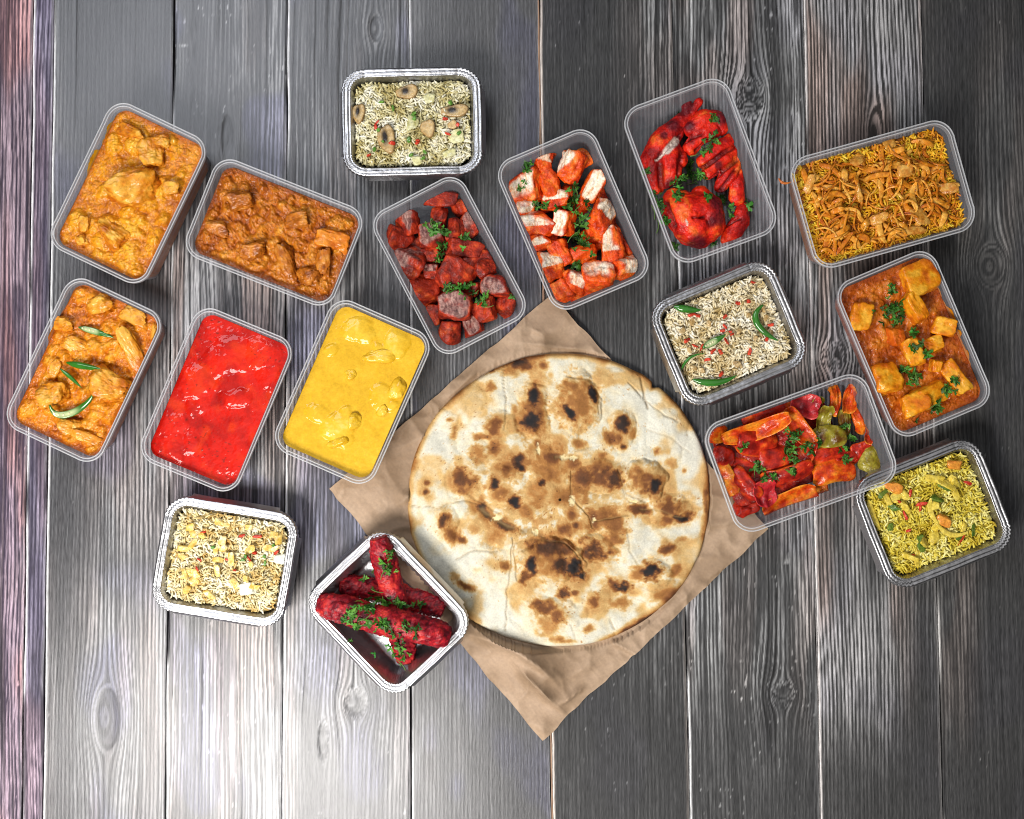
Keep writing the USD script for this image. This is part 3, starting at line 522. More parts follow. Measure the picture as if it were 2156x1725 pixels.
def leaf_mesh(seed, L):
    """Small lobed coriander leaf, slightly cupped, with a thickness."""
    rg = np.random.default_rng(seed); k = 26; a = np.linspace(0, 2 * math.pi, k, endpoint=False)
    r = (.62 + .30 * np.cos(3 * a + rg.uniform(-.3, .3)) + .13 * np.cos(9 * a + rg.uniform(0, 6)) + rg.uniform(-.08, .08, k)) * L / 2
    r[abs(a - math.pi) < .25] *= .6
    o = np.column_stack([r * np.cos(a) * 1.15, r * np.sin(a)]); cup, tw = rg.uniform(-.5, .7), rg.uniform(-.5, .5)
    def lift(q): return np.column_stack([q, cup * (q ** 2).sum(1) / L * 1.6 + tw * q[:, 0] * q[:, 1] / L * 2 + rg.uniform(-.05, .05, len(q)) * L])
    v = np.vstack([lift(o), lift(o * .5), lift(np.zeros((1, 2)))]); i = np.arange(k); j = (i + 1) % k
    f = np.vstack([tri(np.stack([i, j, k + j, k + i], -1)), np.stack([k + i, k + j, np.full(k, 2 * k)], -1)])
    lo = v - [0, 0, .00025]; n = len(v); side = tri(np.stack([i, n + i, n + j, j], -1))
    return np.vstack([v, lo]), np.vstack([f, f[:, ::-1] + n, side])
lc = [0]
def coriander(crop, spots, label, group=None):
    """Tufts of chopped coriander: (x, y, spread, number of leaves) in crop positions; every tuft is a thing, every leaf a part."""
    for s in spots:
        x, y, spread, n = s[:4]; lc[0] += 1; rg = np.random.default_rng(500 + lc[0])
        c = seen(*crop.d(x, y)); t = thing('coriander_tuft', label(s) if callable(label) else label, 'coriander', c, group=group)
        for k in range(int(n * 1.5 + .5)):
            q = crop.d(x + rg.normal(0, spread * .5), y + rg.normal(0, spread * .5)); w = seen(*q)
            if abs(w[2] - c[2]) > .012: w[2] = c[2]
            bx = min(B.values(), key=lambda b: np.linalg.norm(b.local(c) / (b.W, b.L))); w = inside(bx, w[None], crop is R6)[0]; w[:2] += (bx.c - w[:2]) * .03
            L = rg.uniform(.0058, .0100) if rg.random() < .7 else rg.uniform(.010, .0145)
            v, f = leaf_mesh(lc[0] * 40 + k, L); v[:, :2] *= rg.uniform(.55, 1.1, 2)
            v = v @ rot(rg.normal(0, .45), rg.normal(0, .45), rg.uniform(0, 6.28)).T + (w - c) + [0, 0, .0012 + .0010 * rg.random()]
            g = rg.choice([.45, .8, 1.1, 1.7]) * rg.uniform(.85, 1.15); obj('leaf', (v, f), 'leaf', t, np.array((.060, .20, .022)) * g * (1 + .3 * rg.normal() * np.array((1, .2, .5))))
        if n > 5:
            for k in range(1):
                w = seen(*crop.d(x + rg.normal(0, spread * .4), y + rg.normal(0, spread * .4))); a = rg.uniform(0, 6.28); l_ = rg.uniform(.004, .009)
                obj('stem', tube([w - c + [-math.cos(a) * l_, -math.sin(a) * l_, .002], w - c + [0, 0, .003], w - c + [math.cos(a + .4) * l_, math.sin(a + .4) * l_, .002]], [.0005, .0005, .0004], 6, 4), 'leaf', t, (.16, .30, .06))
def spline(pts, n):
    from scipy.interpolate import CubicSpline
    pts = np.asarray(pts, float); s = np.r_[0, np.cumsum(np.linalg.norm(np.diff(pts, axis=0), axis=1))]
    return CubicSpline(s, pts)(np.linspace(0, s[-1], n)) if len(pts) > 2 else pts[0] + (pts[1] - pts[0]) * np.linspace(0, 1, n)[:, None]
def tube(pts, radii, n=24, sides=8, squash=1.0):
    p = spline(pts, n); t = np.gradient(p, axis=0); t /= np.linalg.norm(t, axis=1, keepdims=True)
    a = np.cross(t, [0, 0, 1.0]); a /= np.linalg.norm(a, axis=1, keepdims=True) + 1e-9; b = np.cross(a, t)
    r = np.interp(np.linspace(0, 1, n), np.linspace(0, 1, len(radii)), radii); an = np.arange(sides) * 2 * math.pi / sides
    v = p[:, None] + r[:, None, None] * (np.cos(an)[None, :, None] * a[:, None] + squash * np.sin(an)[None, :, None] * b[:, None])
    v = np.vstack([v.reshape(-1, 3), p[:1], p[-1:]]); i = np.arange(sides); j = (i + 1) % sides; e = n * sides
    return v, np.vstack([tri(grid_faces(n, sides, True)), np.stack([np.full(sides, e), j, i], -1), np.stack([np.full(sides, e + 1), (n - 1) * sides + i, (n - 1) * sides + j], -1)])
def chilli(crop, pts, label, r=.0036, split=False, thin=False, lift=.0016):
    ww = [seen(*crop.d(x, y), r=3) + [0, 0, lift] for x, y in pts]; z = np.mean([w[2] for w in ww]); ww = [np.array([w[0], w[1], .35 * w[2] + .65 * z]) for w in ww]
    c = np.mean(ww, 0); n, sd = 40, 16
    v, f = tube([w - c for w in ww], [r * .25, r * .8, r, r * .97, r * .82, r * .55, r * .12], n, sd, .8)
    k = np.arange(len(v)); ring = np.minimum(k // sd, n - 1); side = k % sd; g = .85 + .3 * ns(np.column_stack([ring / 6, side / 3, k * 0]), 3)
    col = np.array((.030, .155, .016)) * g[:, None]
    if split:  # the cut side shows pale flesh and seeds
        m = np.exp(-((side - 4) / 2.2) ** 2) * st(ring, 2, 8) * (1 - st(ring, 18, 26)); v[:, 2] -= m * r * .45; col = lerp(col, (.52, .58, .30), m)
    t = thing('green_chilli', label, 'chilli', c); obj('pod', (v, f), 'chilli_skin', t, col)
    if split:
        for q in range(4):
            s = ICO[3]; i = (5 + q * 4) * sd + 4
            obj('seed', (np.array(s.vertices) * (.0009, .0012, .0005) + v[i] + [0, 0, .0004], np.array(s.faces)), 'chilli_skin', t, (.70, .66, .40))

# ------------------------------------------------------------------ the curries
def curry(key, depth, stops, seed, name, label, cat, lump=(60, .004, .011, .0045), fineh=.0022, dark=.35, matname='curry', tint=None, oil=0.0):
    b = B[key]; lf = lumps(b, lump[0], seed, lump[1], lump[2], lump[3]) if lump else None
    def height(p, W, t):
        z = (lf(p) if lf else 0) + fineh * (n3(p, .0055, seed, seed + 1, 3) - .5) * 2 + fineh * .9 * (n3(p, .0019, seed, seed + 2, 2) - .5) + .002 * (n3(p, .03, seed, seed + 3, 2) - .5)
        return z * (1 - .8 * st(t, .90, 1.0))
    def color(p, W, t, h):
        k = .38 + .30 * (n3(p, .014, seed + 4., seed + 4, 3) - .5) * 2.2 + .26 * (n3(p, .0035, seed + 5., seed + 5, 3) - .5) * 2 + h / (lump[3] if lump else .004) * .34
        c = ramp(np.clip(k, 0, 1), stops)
        if tint is not None: c = tint(p, W, c)
        if oil: c = lerp(c, np.array(stops[0][1]) * (1.25, .9, .6), st(t, .86, .99) * oil)
        return c
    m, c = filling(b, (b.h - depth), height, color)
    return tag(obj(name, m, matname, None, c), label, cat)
def smear(parent, key, side, y0, y1, up, col, seed):
    """Thin film of sauce dried on the inner wall above the food."""
    b = B[key]; n, m = 70, 8; y = np.linspace(y0, y1, n) * b.L / 2; zf = b.h - .0105; rows = []
    e = np.clip(fbm(np.column_stack([y / .008, y * 0 + seed, y * 0]), 3, 3) * 2.4 - .75, .02, 1) * np.sin(np.linspace(0, math.pi, n)) ** .4
    for k in range(m):
        z = zf + (up * e) * k / (m - 1); ins = np.interp(z / b.sc[2], [.003, .020, .038, .049, .0535], [.0122, .0095, .0069, .0058, .0049]) + .0003; rows.append(np.column_stack([side * (b.W / 2 - ins * b.sc[0]), y, z]))
    v = np.concatenate(rows); obj('sauce_smear', (b.w(v), grid_faces(m, n)[:, ::side]), 'smooth_sauce', parent, ramp(fbm(v / .004, 4, 2), col))
OR = [(0, (.27, .060, .002)), (.3, (.50, .155, .003)), (.6, (.65, .255, .006)), (1, (.76, .40, .03))]
BR = [(0, (.13, .026, .001)), (.3, (.33, .075, .003)), (.6, (.46, .135, .006)), (1, (.60, .24, .02))]
OR3 = [(0, (.28, .056, .002)), (.3, (.49, .130, .003)), (.6, (.63, .215, .006)), (1, (.74, .35, .03))]
PN = [(0, (.20, .030, .001)), (.3, (.37, .070, .003)), (.6, (.50, .125, .007)), (1, (.62, .22, .02))]
RD = [(0, (.42, .005, .001)), (.4, (.56, .007, .001)), (.8, (.63, .012, .0015)), (1, (.70, .03, .005))]
YL = [(0, (.56, .31, .009)), (.4, (.66, .38, .014)), (.8, (.71, .445, .03)), (1, (.78, .54, .11))]
curry('c1', .009, OR, 21, 'chicken_curry', 'orange curry with chunks of chicken, in the tub nearest the top left corner', 'curry', (70, .004, .012, .0050), oil=.6)
curry('c2', .012, BR, 22, 'minced_curry', 'brown orange lumpy curry in the tub lying crosswise at the left', 'curry', (190, .003, .008, .0050), .0026, oil=.5)
curry('c3', .010, OR3, 23, 'onion_curry', 'orange onion curry topped with green chillies in the leftmost tub', 'curry', (90, .004, .011, .0050), .0026, oil=.5)
curry('c10', .010, PN, 24, 'cheese_curry', 'reddish orange gravy around cheese cubes in the tub at the right', 'curry', (90, .003, .008, .0030), .0018, oil=.4)
smear(stage.GetPrimAtPath('/World/chicken_curry'), 'c1', -1, -.25, .80, .0105, [(.2, (.50, .27, .004)), (.8, (.64, .40, .02))], 1)
smear(stage.GetPrimAtPath('/World/onion_curry'), 'c3', -1, -.1, .62, .007, [(.2, (.45, .14, .004)), (.8, (.6, .22, .01))], 2)
smear(stage.GetPrimAtPath('/World/cheese_curry'), 'c10', 1, -.55, .72, .009, [(.2, (.40, .12, .004)), (.8, (.58, .22, .01))], 3)
def red_tint(p, W, c):
    c = c * lerp(np.ones(3), (.72, .5, .5), st(n3(p, .016, 5., 73, 3), .45, .7)); c = lerp(c, (.70, .045, .003), st(n3(p, .012, 6., 74, 3), .52, .78) * .45); f = st(n3(p, .0020, 7., 71, 2), .72, .80) * st(n3(p, .02, 9., 72, 2), .4, .6); return lerp(c, (.12, .012, .005), f * .75)
curry('c4', .012, RD, 25, 'red_sauce', 'smooth glossy bright red sauce filling a tub', 'sauce', (13, .009, .026, .0034), .00045, matname='smooth_sauce', tint=red_tint)
curry('c5', .011, YL, 26, 'yellow_curry', 'smooth creamy yellow curry filling a tub beside the brown paper', 'curry', (12, .007, .016, .0034), .0003, matname='smooth_sauce')

def box_at(p): return min((B[k] for k in TUBS), key=lambda b: np.linalg.norm(b.local(p) / (b.W, b.L)))
def curry_piece(name, crop, x, y, w, h, ang, cols, label, cat, rise=.6, seed=0, planes=None, p=7, noise=.15, ridge=.0, matname='sauced_meat', group=None, hz=None, tilt=None):
    at = seen(*crop.d(x, y), r=1); rg = np.random.default_rng(seed + 900)
    sx, sy = crop.m(w) / 2, crop.m(h) / 2; sz = hz or min(sx, sy) * .8
    v, f, wt = chunk(seed, (sx, sy, sz), planes, p, noise, 4, 6, ridge)
    v = place(v, at + [0, 0, sz * (2 * rise - 1) * .7], math.radians(ang), tilt or rg.normal(0, .16, 2)); v = inside(box_at(at), v)
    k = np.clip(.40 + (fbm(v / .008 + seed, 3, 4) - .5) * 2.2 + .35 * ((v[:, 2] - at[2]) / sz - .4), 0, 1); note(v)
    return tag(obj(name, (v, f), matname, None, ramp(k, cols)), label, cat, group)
CK = [(0, (.42, .10, .003)), (.5, (.60, .215, .010)), (1, (.74, .38, .05))]
for q, (x, y, w, h, a, lb) in enumerate([(880, 375, 130, 150, 10, 'upright lump of chicken near the upper end of the top left curry'), (785, 585, 260, 165, 20, 'largest chicken piece, in the middle of the top left curry'), (645, 830, 170, 120, -35, 'pale yellow chicken piece near the lower end of the top left curry'),
        (480, 775, 60, 90, -10, 'small curled chicken bit by the left wall of the top left curry'), (470, 870, 65, 55, 20, 'small round chicken bit at the lower left of the top left curry'), (985, 575, 100, 70, 0, 'flat chicken bit right of the largest piece in the top left curry'), (440, 680, 70, 60, 30, 'small chicken bit touching the left wall of the top left curry'), (930, 300, 70, 60, 0, 'little chicken bit on top of the upright lump in the top left curry'),
        (760, 250, 150, 60, -20, 'low chicken shred at the top of the top left curry')]):
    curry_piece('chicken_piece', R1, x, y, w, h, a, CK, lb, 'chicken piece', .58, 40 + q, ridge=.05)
for q, (x, y, w, h, a, lb) in enumerate([(530, 575, 165, 120, -25, 'chicken piece right of the middle chillies in the leftmost curry'), (262, 612, 135, 115, 10, 'square chicken piece left of the thin chilli in the leftmost curry'), (340, 770, 90, 70, 0, 'small pale chicken piece below the curved chilli in the leftmost curry'), (300, 270, 120, 60, -15, 'ragged chicken shreds heaped at the upper left wall of the leftmost curry'), (470, 190, 120, 80, 20, 'soft chicken lump near the upper end of the leftmost curry')]):
    curry_piece('chicken_piece', R2, x, y, w, h, a, CK, lb, 'chicken piece', .6, 60 + q, ridge=.06)
ON = [(0, (.46, .12, .004)), (.5, (.62, .23, .012)), (1, (.72, .36, .045))]
for q, (x, y, w, h, a, lb) in enumerate([(365, 385, 130, 60, -30, 'onion petal in the upper left part of the leftmost curry'), (640, 400, 190, 80, -62, 'long onion petal by the right wall of the leftmost curry'), (740, 312, 75, 26, 75, 'narrow onion strip in the upper right corner of the leftmost curry'), (640, 245, 120, 70, -20, 'flat onion petal at the top right of the leftmost curry'), (265, 495, 90, 40, 60, 'onion strip near the left wall of the leftmost curry'), (420, 820, 130, 50, -20, 'onion petal near the lower end of the leftmost curry')]):
    curry_piece('onion_petal', R2, x, y, w, h, a, ON, lb, 'onion', .6, 75 + q, p=5, hz=.0035)
MC = [(0, (.20, .045, .002)), (.5, (.40, .11, .006)), (1, (.56, .21, .025))]
for q, (x, y, w, h, a, lb) in enumerate([(1385, 640, 150, 120, 15, 'lump of meat in the upper left part of the brown curry'), (1900, 870, 200, 110, -15, 'smooth orange tomato lump at the right of the brown curry'), (1640, 1000, 90, 190, 20, 'long meat lump in the lower middle of the brown curry'), (1450, 930, 140, 100, 0, 'meat lump in the lower left of the brown curry'), (1700, 760, 130, 80, 10, 'meat lump in the centre of the brown curry'), (1780, 1080, 120, 100, 0, 'meat lump near the lower right of the brown curry'), (1850, 1000, 80, 150, -10, 'meat strip by the right wall of the brown curry'), (1250, 800, 110, 80, 0, 'meat lump by the left wall of the brown curry')]):
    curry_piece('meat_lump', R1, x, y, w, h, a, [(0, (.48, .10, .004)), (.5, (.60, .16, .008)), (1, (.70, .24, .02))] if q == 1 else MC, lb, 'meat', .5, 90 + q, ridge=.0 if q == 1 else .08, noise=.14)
PC = [(0, (.46, .085, .003)), (.4, (.68, .19, .005)), (.75, (.77, .29, .008)), (1, (.82, .40, .03))]
CB = np.array([(1, 0, 0), (-1, 0, 0), (0, 1, 0), (0, -1, 0), (0, 0, 1), (0, 0, -1)], float)
for q, (x, y, w, h, a, lb) in enumerate([(795, 280, 330, 290, 12, 'largest cheese cube, in the top corner of the right hand curry'), (735, 545, 330, 140, -58, 'long cheese block right of the big coriander tuft'), (255, 640, 190, 270, -12, 'cheese block against the left wall of the right hand curry'), (1005, 700, 210, 170, -15, 'darker orange cheese block by the right wall of the curry'),
        (720, 950, 170, 250, 22, 'tilted yellow cheese block in the middle of the right hand curry'), (912, 880, 165, 140, 20, 'small yellow cheese block under the narrow coriander leaf'), (485, 1190, 230, 250, 15, 'squarish cheese cube against the lower left wall of the curry'), (1105, 1170, 330, 160, -58, 'long cheese block by the lower right wall of the curry'), (885, 1330, 290, 210, 28, 'orange cheese cube above the bottom coriander sprig'), (750, 1430, 230, 210, 20, 'half sunk cheese cube at the lower end of the curry'), (925, 1060, 95, 110, 0, 'smallest cheese cube, below the narrow coriander leaf'), (560, 800, 130, 150, 10, 'sunken tomato piece in the middle left of the right hand curry')]):
    pl = CB + np.random.default_rng(q + 3).normal(0, .09, (6, 3))
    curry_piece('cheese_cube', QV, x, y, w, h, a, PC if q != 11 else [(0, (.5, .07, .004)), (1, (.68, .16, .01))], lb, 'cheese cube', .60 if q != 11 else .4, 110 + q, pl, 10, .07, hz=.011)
YP = [(0, (.62, .35, .012)), (.5, (.71, .44, .03)), (1, (.78, .53, .10))]
for q, (x, y, w, h, a, lb) in enumerate([(1895, 600, 105, 120, -15, 'chicken chunk at the right side of the yellow curry'), (1840, 425, 170, 70, -5, 'raised chicken lump in the upper right of the yellow curry'), (1710, 750, 80, 70, 0, 'round chicken lump at the middle of the yellow curry'), (1835, 690, 70, 50, 20, 'small chicken lump below the chunk in the yellow curry'), (1690, 520, 70, 50, 10, 'small shallow lump in the upper middle of the yellow curry'), (1630, 840, 90, 60, 0, 'low chicken lump near the lower end of the yellow curry')]):
    curry_piece('chicken_piece', R2, x, y, w, h, a, YP, lb, 'chicken piece', .10, 130 + q, matname='smooth_sauce', noise=.10, p=3)
chilli(R2, [(383, 293), (455, 312), (548, 342)], 'topmost green chilli half, on the leftmost curry', split=True)
chilli(R2, [(330, 463), (400, 478), (478, 492)], 'straight green chilli in the middle of the leftmost curry', r=.0038)
chilli(R2, [(292, 492), (345, 535), (398, 585)], 'thin dark green chilli sliver beside the square chicken piece', r=.0022)
chilli(R2, [(235, 668), (285, 710), (370, 700), (440, 615)], 'long curved green chilli, lowest on the leftmost curry', r=.0040, split=True)
coriander(QV, [(560, 540, 130, 14), (545, 345, 40, 4), (590, 630, 90, 8), (740, 750, 50, 4), (780, 890, 50, 3), (845, 970, 50, 4), (640, 1120, 55, 6), (745, 1200, 60, 7), (1140, 1215, 30, 3), (1070, 1310, 50, 5), (940, 1450, 70, 8), (790, 1540, 40, 3)], lambda s: {560: 'big coriander tuft near the top of the right hand curry', 545: 'topmost small coriander bits on the right hand curry', 590: 'coriander trailing below the big tuft on the right hand curry', 740: 'single coriander leaf between two cheese blocks', 780: 'coriander bits on the tilted yellow cheese block', 845: 'narrow dark coriander leaf on the small yellow cheese block',
    640: 'dark coriander left of the largest lower tuft in the right hand curry', 745: 'bright coriander tuft in the lower middle of the right hand curry', 1140: 'tiny coriander bit by the lower right wall of the curry', 1070: 'coriander bits between the lower cheese cubes', 940: 'coriander sprig at the bottom end of the right hand curry', 790: 'lowest coriander bits in the right hand curry'}[s[0]])

# ------------------------------------------------------------------ grilled pieces
def pieces(crop, rows, zs, outer, inner, charred, name, cat, group, seed, noise=.07, flat=.78):
    for q, (x, y, w, h, a, cutside, lv, lab) in enumerate(rows):
        rg = np.random.default_rng(seed + q); z = zs[lv]; at = crop.p(x, y, z); sx, sy = crop.m(w, z) / 2, crop.m(h, z) / 2; sz = min(sx, sy) * flat + .002
        pl = CB + rg.normal(0, .20, (6, 3)); pl = np.vstack([pl, rg.normal(0, 1, (2, 3))])
        v, f, wt = chunk(seed + q, (sx * 1.0, sy * 1.0, sz), pl, 13 if name == 'lamb_piece' else 10, noise, 4, 5)
        col = ramp(np.clip(.5 + (fbm(v / .007 + q, 4, 4) - .5) * 2.1, 0, 1), outer)
        if cutside:
            m = wt[:, 4] if cutside == 1 else np.clip(wt[:, 4] * (v[:, 1] > -.1 * sy) + wt[:, 2] * .8, 0, 1)
            m = st(m + 1.1 * (fbm(v / .007 + q, 5, 4) - .5), .38, 1.05); grain = fbm(np.column_stack([v[:, 0] / .0014, v[:, 1] / .006, v[:, 2] / .004]) + q, 6, 3); grain = np.clip(.5 + 1.7 * (grain - .5), 0, 1)
            col = lerp(col, ramp(grain, inner), m); v = v * (1 - .03 * m * grain)[:, None]
        ch = st(fbm(v / .010 + q * 2.2, 8, 3), .56, .70) * charred; col = lerp(col, (.035, .010, .008), ch)
        v = place(v, at, math.radians(a), rg.normal(0, .22, 2)); v[:, 2] = np.maximum(v[:, 2], .0022); v = inside(B['c6' if name == 'lamb_piece' else 'c7'], v); note(v)
        tag(obj(name, (v, f), 'meat', None, col), lab, cat, group)
LM = [(0, (.13, .010, .007)), (.4, (.30, .022, .009)), (.75, (.48, .042, .012)), (1, (.60, .085, .018))]
LI = [(.2, (.10, .03, .028)), (.45, (.25, .115, .095)), (.85, (.44, .26, .215))]
lamb = [(735, 885, 190, 90, 0, 0, 2, 'curved dark red lamb strip topmost in its tub'), (720, 1000, 90, 120, 0, 0, 1, 'lamb piece hanging below the topmost curved strip'), (865, 935, 100, 100, 20, 0, 1, 'dark lamb piece right of the topmost strip'), (540, 1035, 120, 150, 10, 1, 2, 'upper left lamb piece with a pale cut face'), (680, 1110, 150, 140, 10, 1, 2, 'pale cut lamb piece below the upper coriander'), (820, 1080, 100, 140, 0, 0, 2, 'brown red lamb block in the upper middle'),
    (920, 1050, 110, 140, 20, 1, 1, 'upper right lamb piece with a pale edge'), (475, 1130, 150, 130, -30, 0, 2, 'dark lamb piece at the left wall with a pointed corner'), (545, 1265, 170, 160, -20, 2, 2, 'wedge shaped lamb piece at the left wall with a pale top'), (680, 1230, 110, 110, 10, 0, 1, 'dark lamb piece in the centre left'), (880, 1190, 200, 110, -10, 0, 2, 'broad red lamb piece right of the centre'), (960, 1260, 160, 150, 20, 0, 1, 'lamb block at the right, behind the broad red piece'), (820, 1330, 200, 170, -15, 0, 3, 'large bright red rounded lamb piece in the centre'),
    (1000, 1310, 120, 110, 30, 0, 2, 'lamb piece at the right wall under the broad red piece'), (680, 1320, 110, 110, 0, 2, 1, 'small lamb piece left of the large rounded one'), (630, 1440, 170, 150, 10, 0, 1, 'ragged red lamb piece at the lower left wall'), (1065, 1410, 145, 135, -10, 1, 2, 'pale cut lamb block at the lower right'), (1145, 1490, 110, 190, -15, 0, 1, 'long dark lamb piece in the right corner'), (815, 1545, 200, 140, 5, 1, 3, 'large oval lamb piece with a pale cut face near the bottom'), (1000, 1560, 130, 130, 20, 0, 2, 'lamb piece with coriander on it at the bottom right'),
    (690, 1590, 100, 110, 0, 0, 0, 'dark lamb piece at the bottom left wall'), (930, 1650, 130, 120, 15, 1, 1, 'greyish cut lamb block at the bottom'), (790, 1690, 140, 120, -10, 0, 1, 'lowest red lamb piece in its tub'), (890, 1440, 170, 90, 0, 0, 0, 'dark lamb piece lying low under the lower coriander'), (1060, 1230, 90, 120, 20, 0, 0, 'low lamb piece at the right wall'), (600, 1170, 120, 80, 20, 0, 0, 'low lamb piece between the left pieces'), (780, 1440, 140, 80, 0, 0, 0, 'low dark lamb piece below the large rounded one'), (740, 1190, 90, 80, 0, 0, 0, 'low lamb piece under the coriander leaves in the centre')]
pieces(R3, lamb, (.011, .017, .024, .028), LM, LI, .55, 'lamb_piece', 'lamb piece', 'grilled lamb pieces', 200, .09)
CKO = [(0, (.44, .026, .004)), (.4, (.66, .060, .005)), (.75, (.78, .115, .008)), (1, (.82, .22, .03))]
CKI = [(.15, (.70, .36, .18)), (.4, (.82, .66, .46)), (.8, (.87, .79, .66))]
tikka = [(1355, 645, 110, 160, -10, 2, 2, 'topmost left chicken piece with a white upper half'), (1530, 690, 150, 180, -12, 1, 3, 'tall white topped chicken piece near the upper end'), (1620, 625, 100, 100, 20, 0, 1, 'red chicken piece in the top corner of its tub'), (1655, 815, 120, 200, -32, 1, 3, 'slanting white oval chicken piece near the right wall'), (1725, 830, 90, 130, -20, 0, 1, 'orange red chicken piece behind the slanting white one'), (1255, 815, 160, 180, 10, 1, 2, 'white chicken piece at the left wall under a coriander leaf'),
    (1240, 935, 120, 130, 0, 1, 1, 'white chicken piece at the left wall, second from the top'), (1400, 790, 110, 150, 10, 0, 2, 'red chicken piece between the two white topped ones'), (1420, 900, 160, 110, 0, 2, 2, 'ring like orange chicken piece in the upper middle'), (1310, 1035, 190, 130, 5, 2, 2, 'half red half white chicken piece left of the middle'), (1470, 1030, 120, 150, -15, 1, 3, 'pale yellow chicken piece in the middle'), (1570, 920, 110, 110, 0, 0, 1, 'dark red chicken piece under the coriander'), (1705, 1000, 150, 240, -28, 2, 3, 'large orange red chicken piece at the right'),
    (1330, 1150, 140, 110, 15, 2, 1, 'white and red chicken piece at the left wall, half way down'), (1455, 1215, 110, 160, 25, 0, 2, 'smooth red chicken piece left of the lower coriander'), (1580, 1220, 170, 110, 0, 0, 1, 'red chicken piece beneath the lower coriander'), (1760, 1190, 120, 210, 5, 2, 3, 'orange brown upright chicken piece at the right'), (1865, 1170, 90, 150, 20, 0, 1, 'red chicken piece touching the right wall'), (1385, 1300, 140, 170, 15, 2, 2, 'streaky white and red chicken piece at the lower left'), (1850, 1310, 150, 170, 5, 2, 2, 'red chicken piece with a white flank in the lower right corner'),
    (1545, 1380, 170, 130, -20, 2, 2, 'orange chicken piece with a pale stripe near the bottom'), (1685, 1345, 165, 170, 5, 1, 3, 'largest white faced chicken piece near the bottom'), (1465, 1445, 160, 140, 10, 0, 2, 'red rounded chicken piece at the bottom left'), (1640, 1470, 190, 90, 15, 0, 1, 'low red chicken piece along the bottom wall'), (1660, 1120, 120, 110, 0, 0, 0, 'low red chicken piece under the large right one'), (1400, 1120, 90, 90, 0, 0, 0, 'dark low chicken piece near the centre'), (1500, 860, 90, 120, 0, 0, 0, 'low chicken piece behind the ring shaped one'), (1380, 1420, 80, 100, 0, 0, 0, 'low chicken piece at the bottom left wall'), (1790, 1080, 90, 100, 0, 0, 0, 'low chicken piece at the right wall')]
pieces(R3, tikka, (.011, .018, .025, .030), CKO, CKI, .12, 'chicken_tikka', 'chicken piece', 'grilled orange chicken pieces', 300, .13)
coriander(R3, [(690, 1040, 40, 6), (745, 1085, 32, 5), (750, 1190, 35, 6), (700, 1250, 28, 3), (785, 1420, 35, 5), (890, 1440, 60, 8), (1000, 1520, 40, 7), (1190, 1490, 20, 2), (880, 1120, 40, 3)], lambda s: {690: 'upper coriander tuft on the lamb', 745: 'coriander stalks right of the upper tuft on the lamb', 750: 'coriander leaf pair above the large rounded lamb piece', 700: 'small coriander bits left of the lamb centre', 785: 'coriander left of the lower lamb tuft', 890: 'wide coriander tuft below the large rounded lamb piece', 1000: 'coriander on the bottom right lamb piece', 1190: 'tiny coriander bit in the right corner of the lamb tub', 880: 'fine coriander bits at the upper right of the lamb'}[s[0]])
coriander(R3, [(1240, 690, 28, 5), (1225, 800, 30, 3), (1310, 905, 45, 5), (1390, 925, 35, 4), (1535, 865, 55, 8), (1555, 800, 25, 2), (1520, 940, 45, 6), (1565, 1020, 50, 9), (1560, 1110, 55, 9), (1600, 1170, 60, 8), (1545, 1285, 35, 4), (1640, 930, 25, 2)], lambda s: {1240: 'topmost coriander sprig at the left wall of the orange chicken tub', 1225: 'coriander leaf on the white chicken piece at the left wall', 1310: 'coriander on the second white chicken piece', 1390: 'coriander on the ring shaped chicken piece', 1535: 'coriander left of the slanting white chicken piece', 1555: 'small coriander bits above the orange chicken centre', 1520: 'coriander above the pale yellow chicken piece',
    1565: 'dense coriander beside the large orange red chicken piece', 1560: 'coriander in the very middle of the orange chicken', 1600: 'lowest large coriander tuft on the orange chicken', 1545: 'dark coriander bits above the largest white faced piece', 1640: 'coriander speck right of the orange chicken centre'}[s[0]])

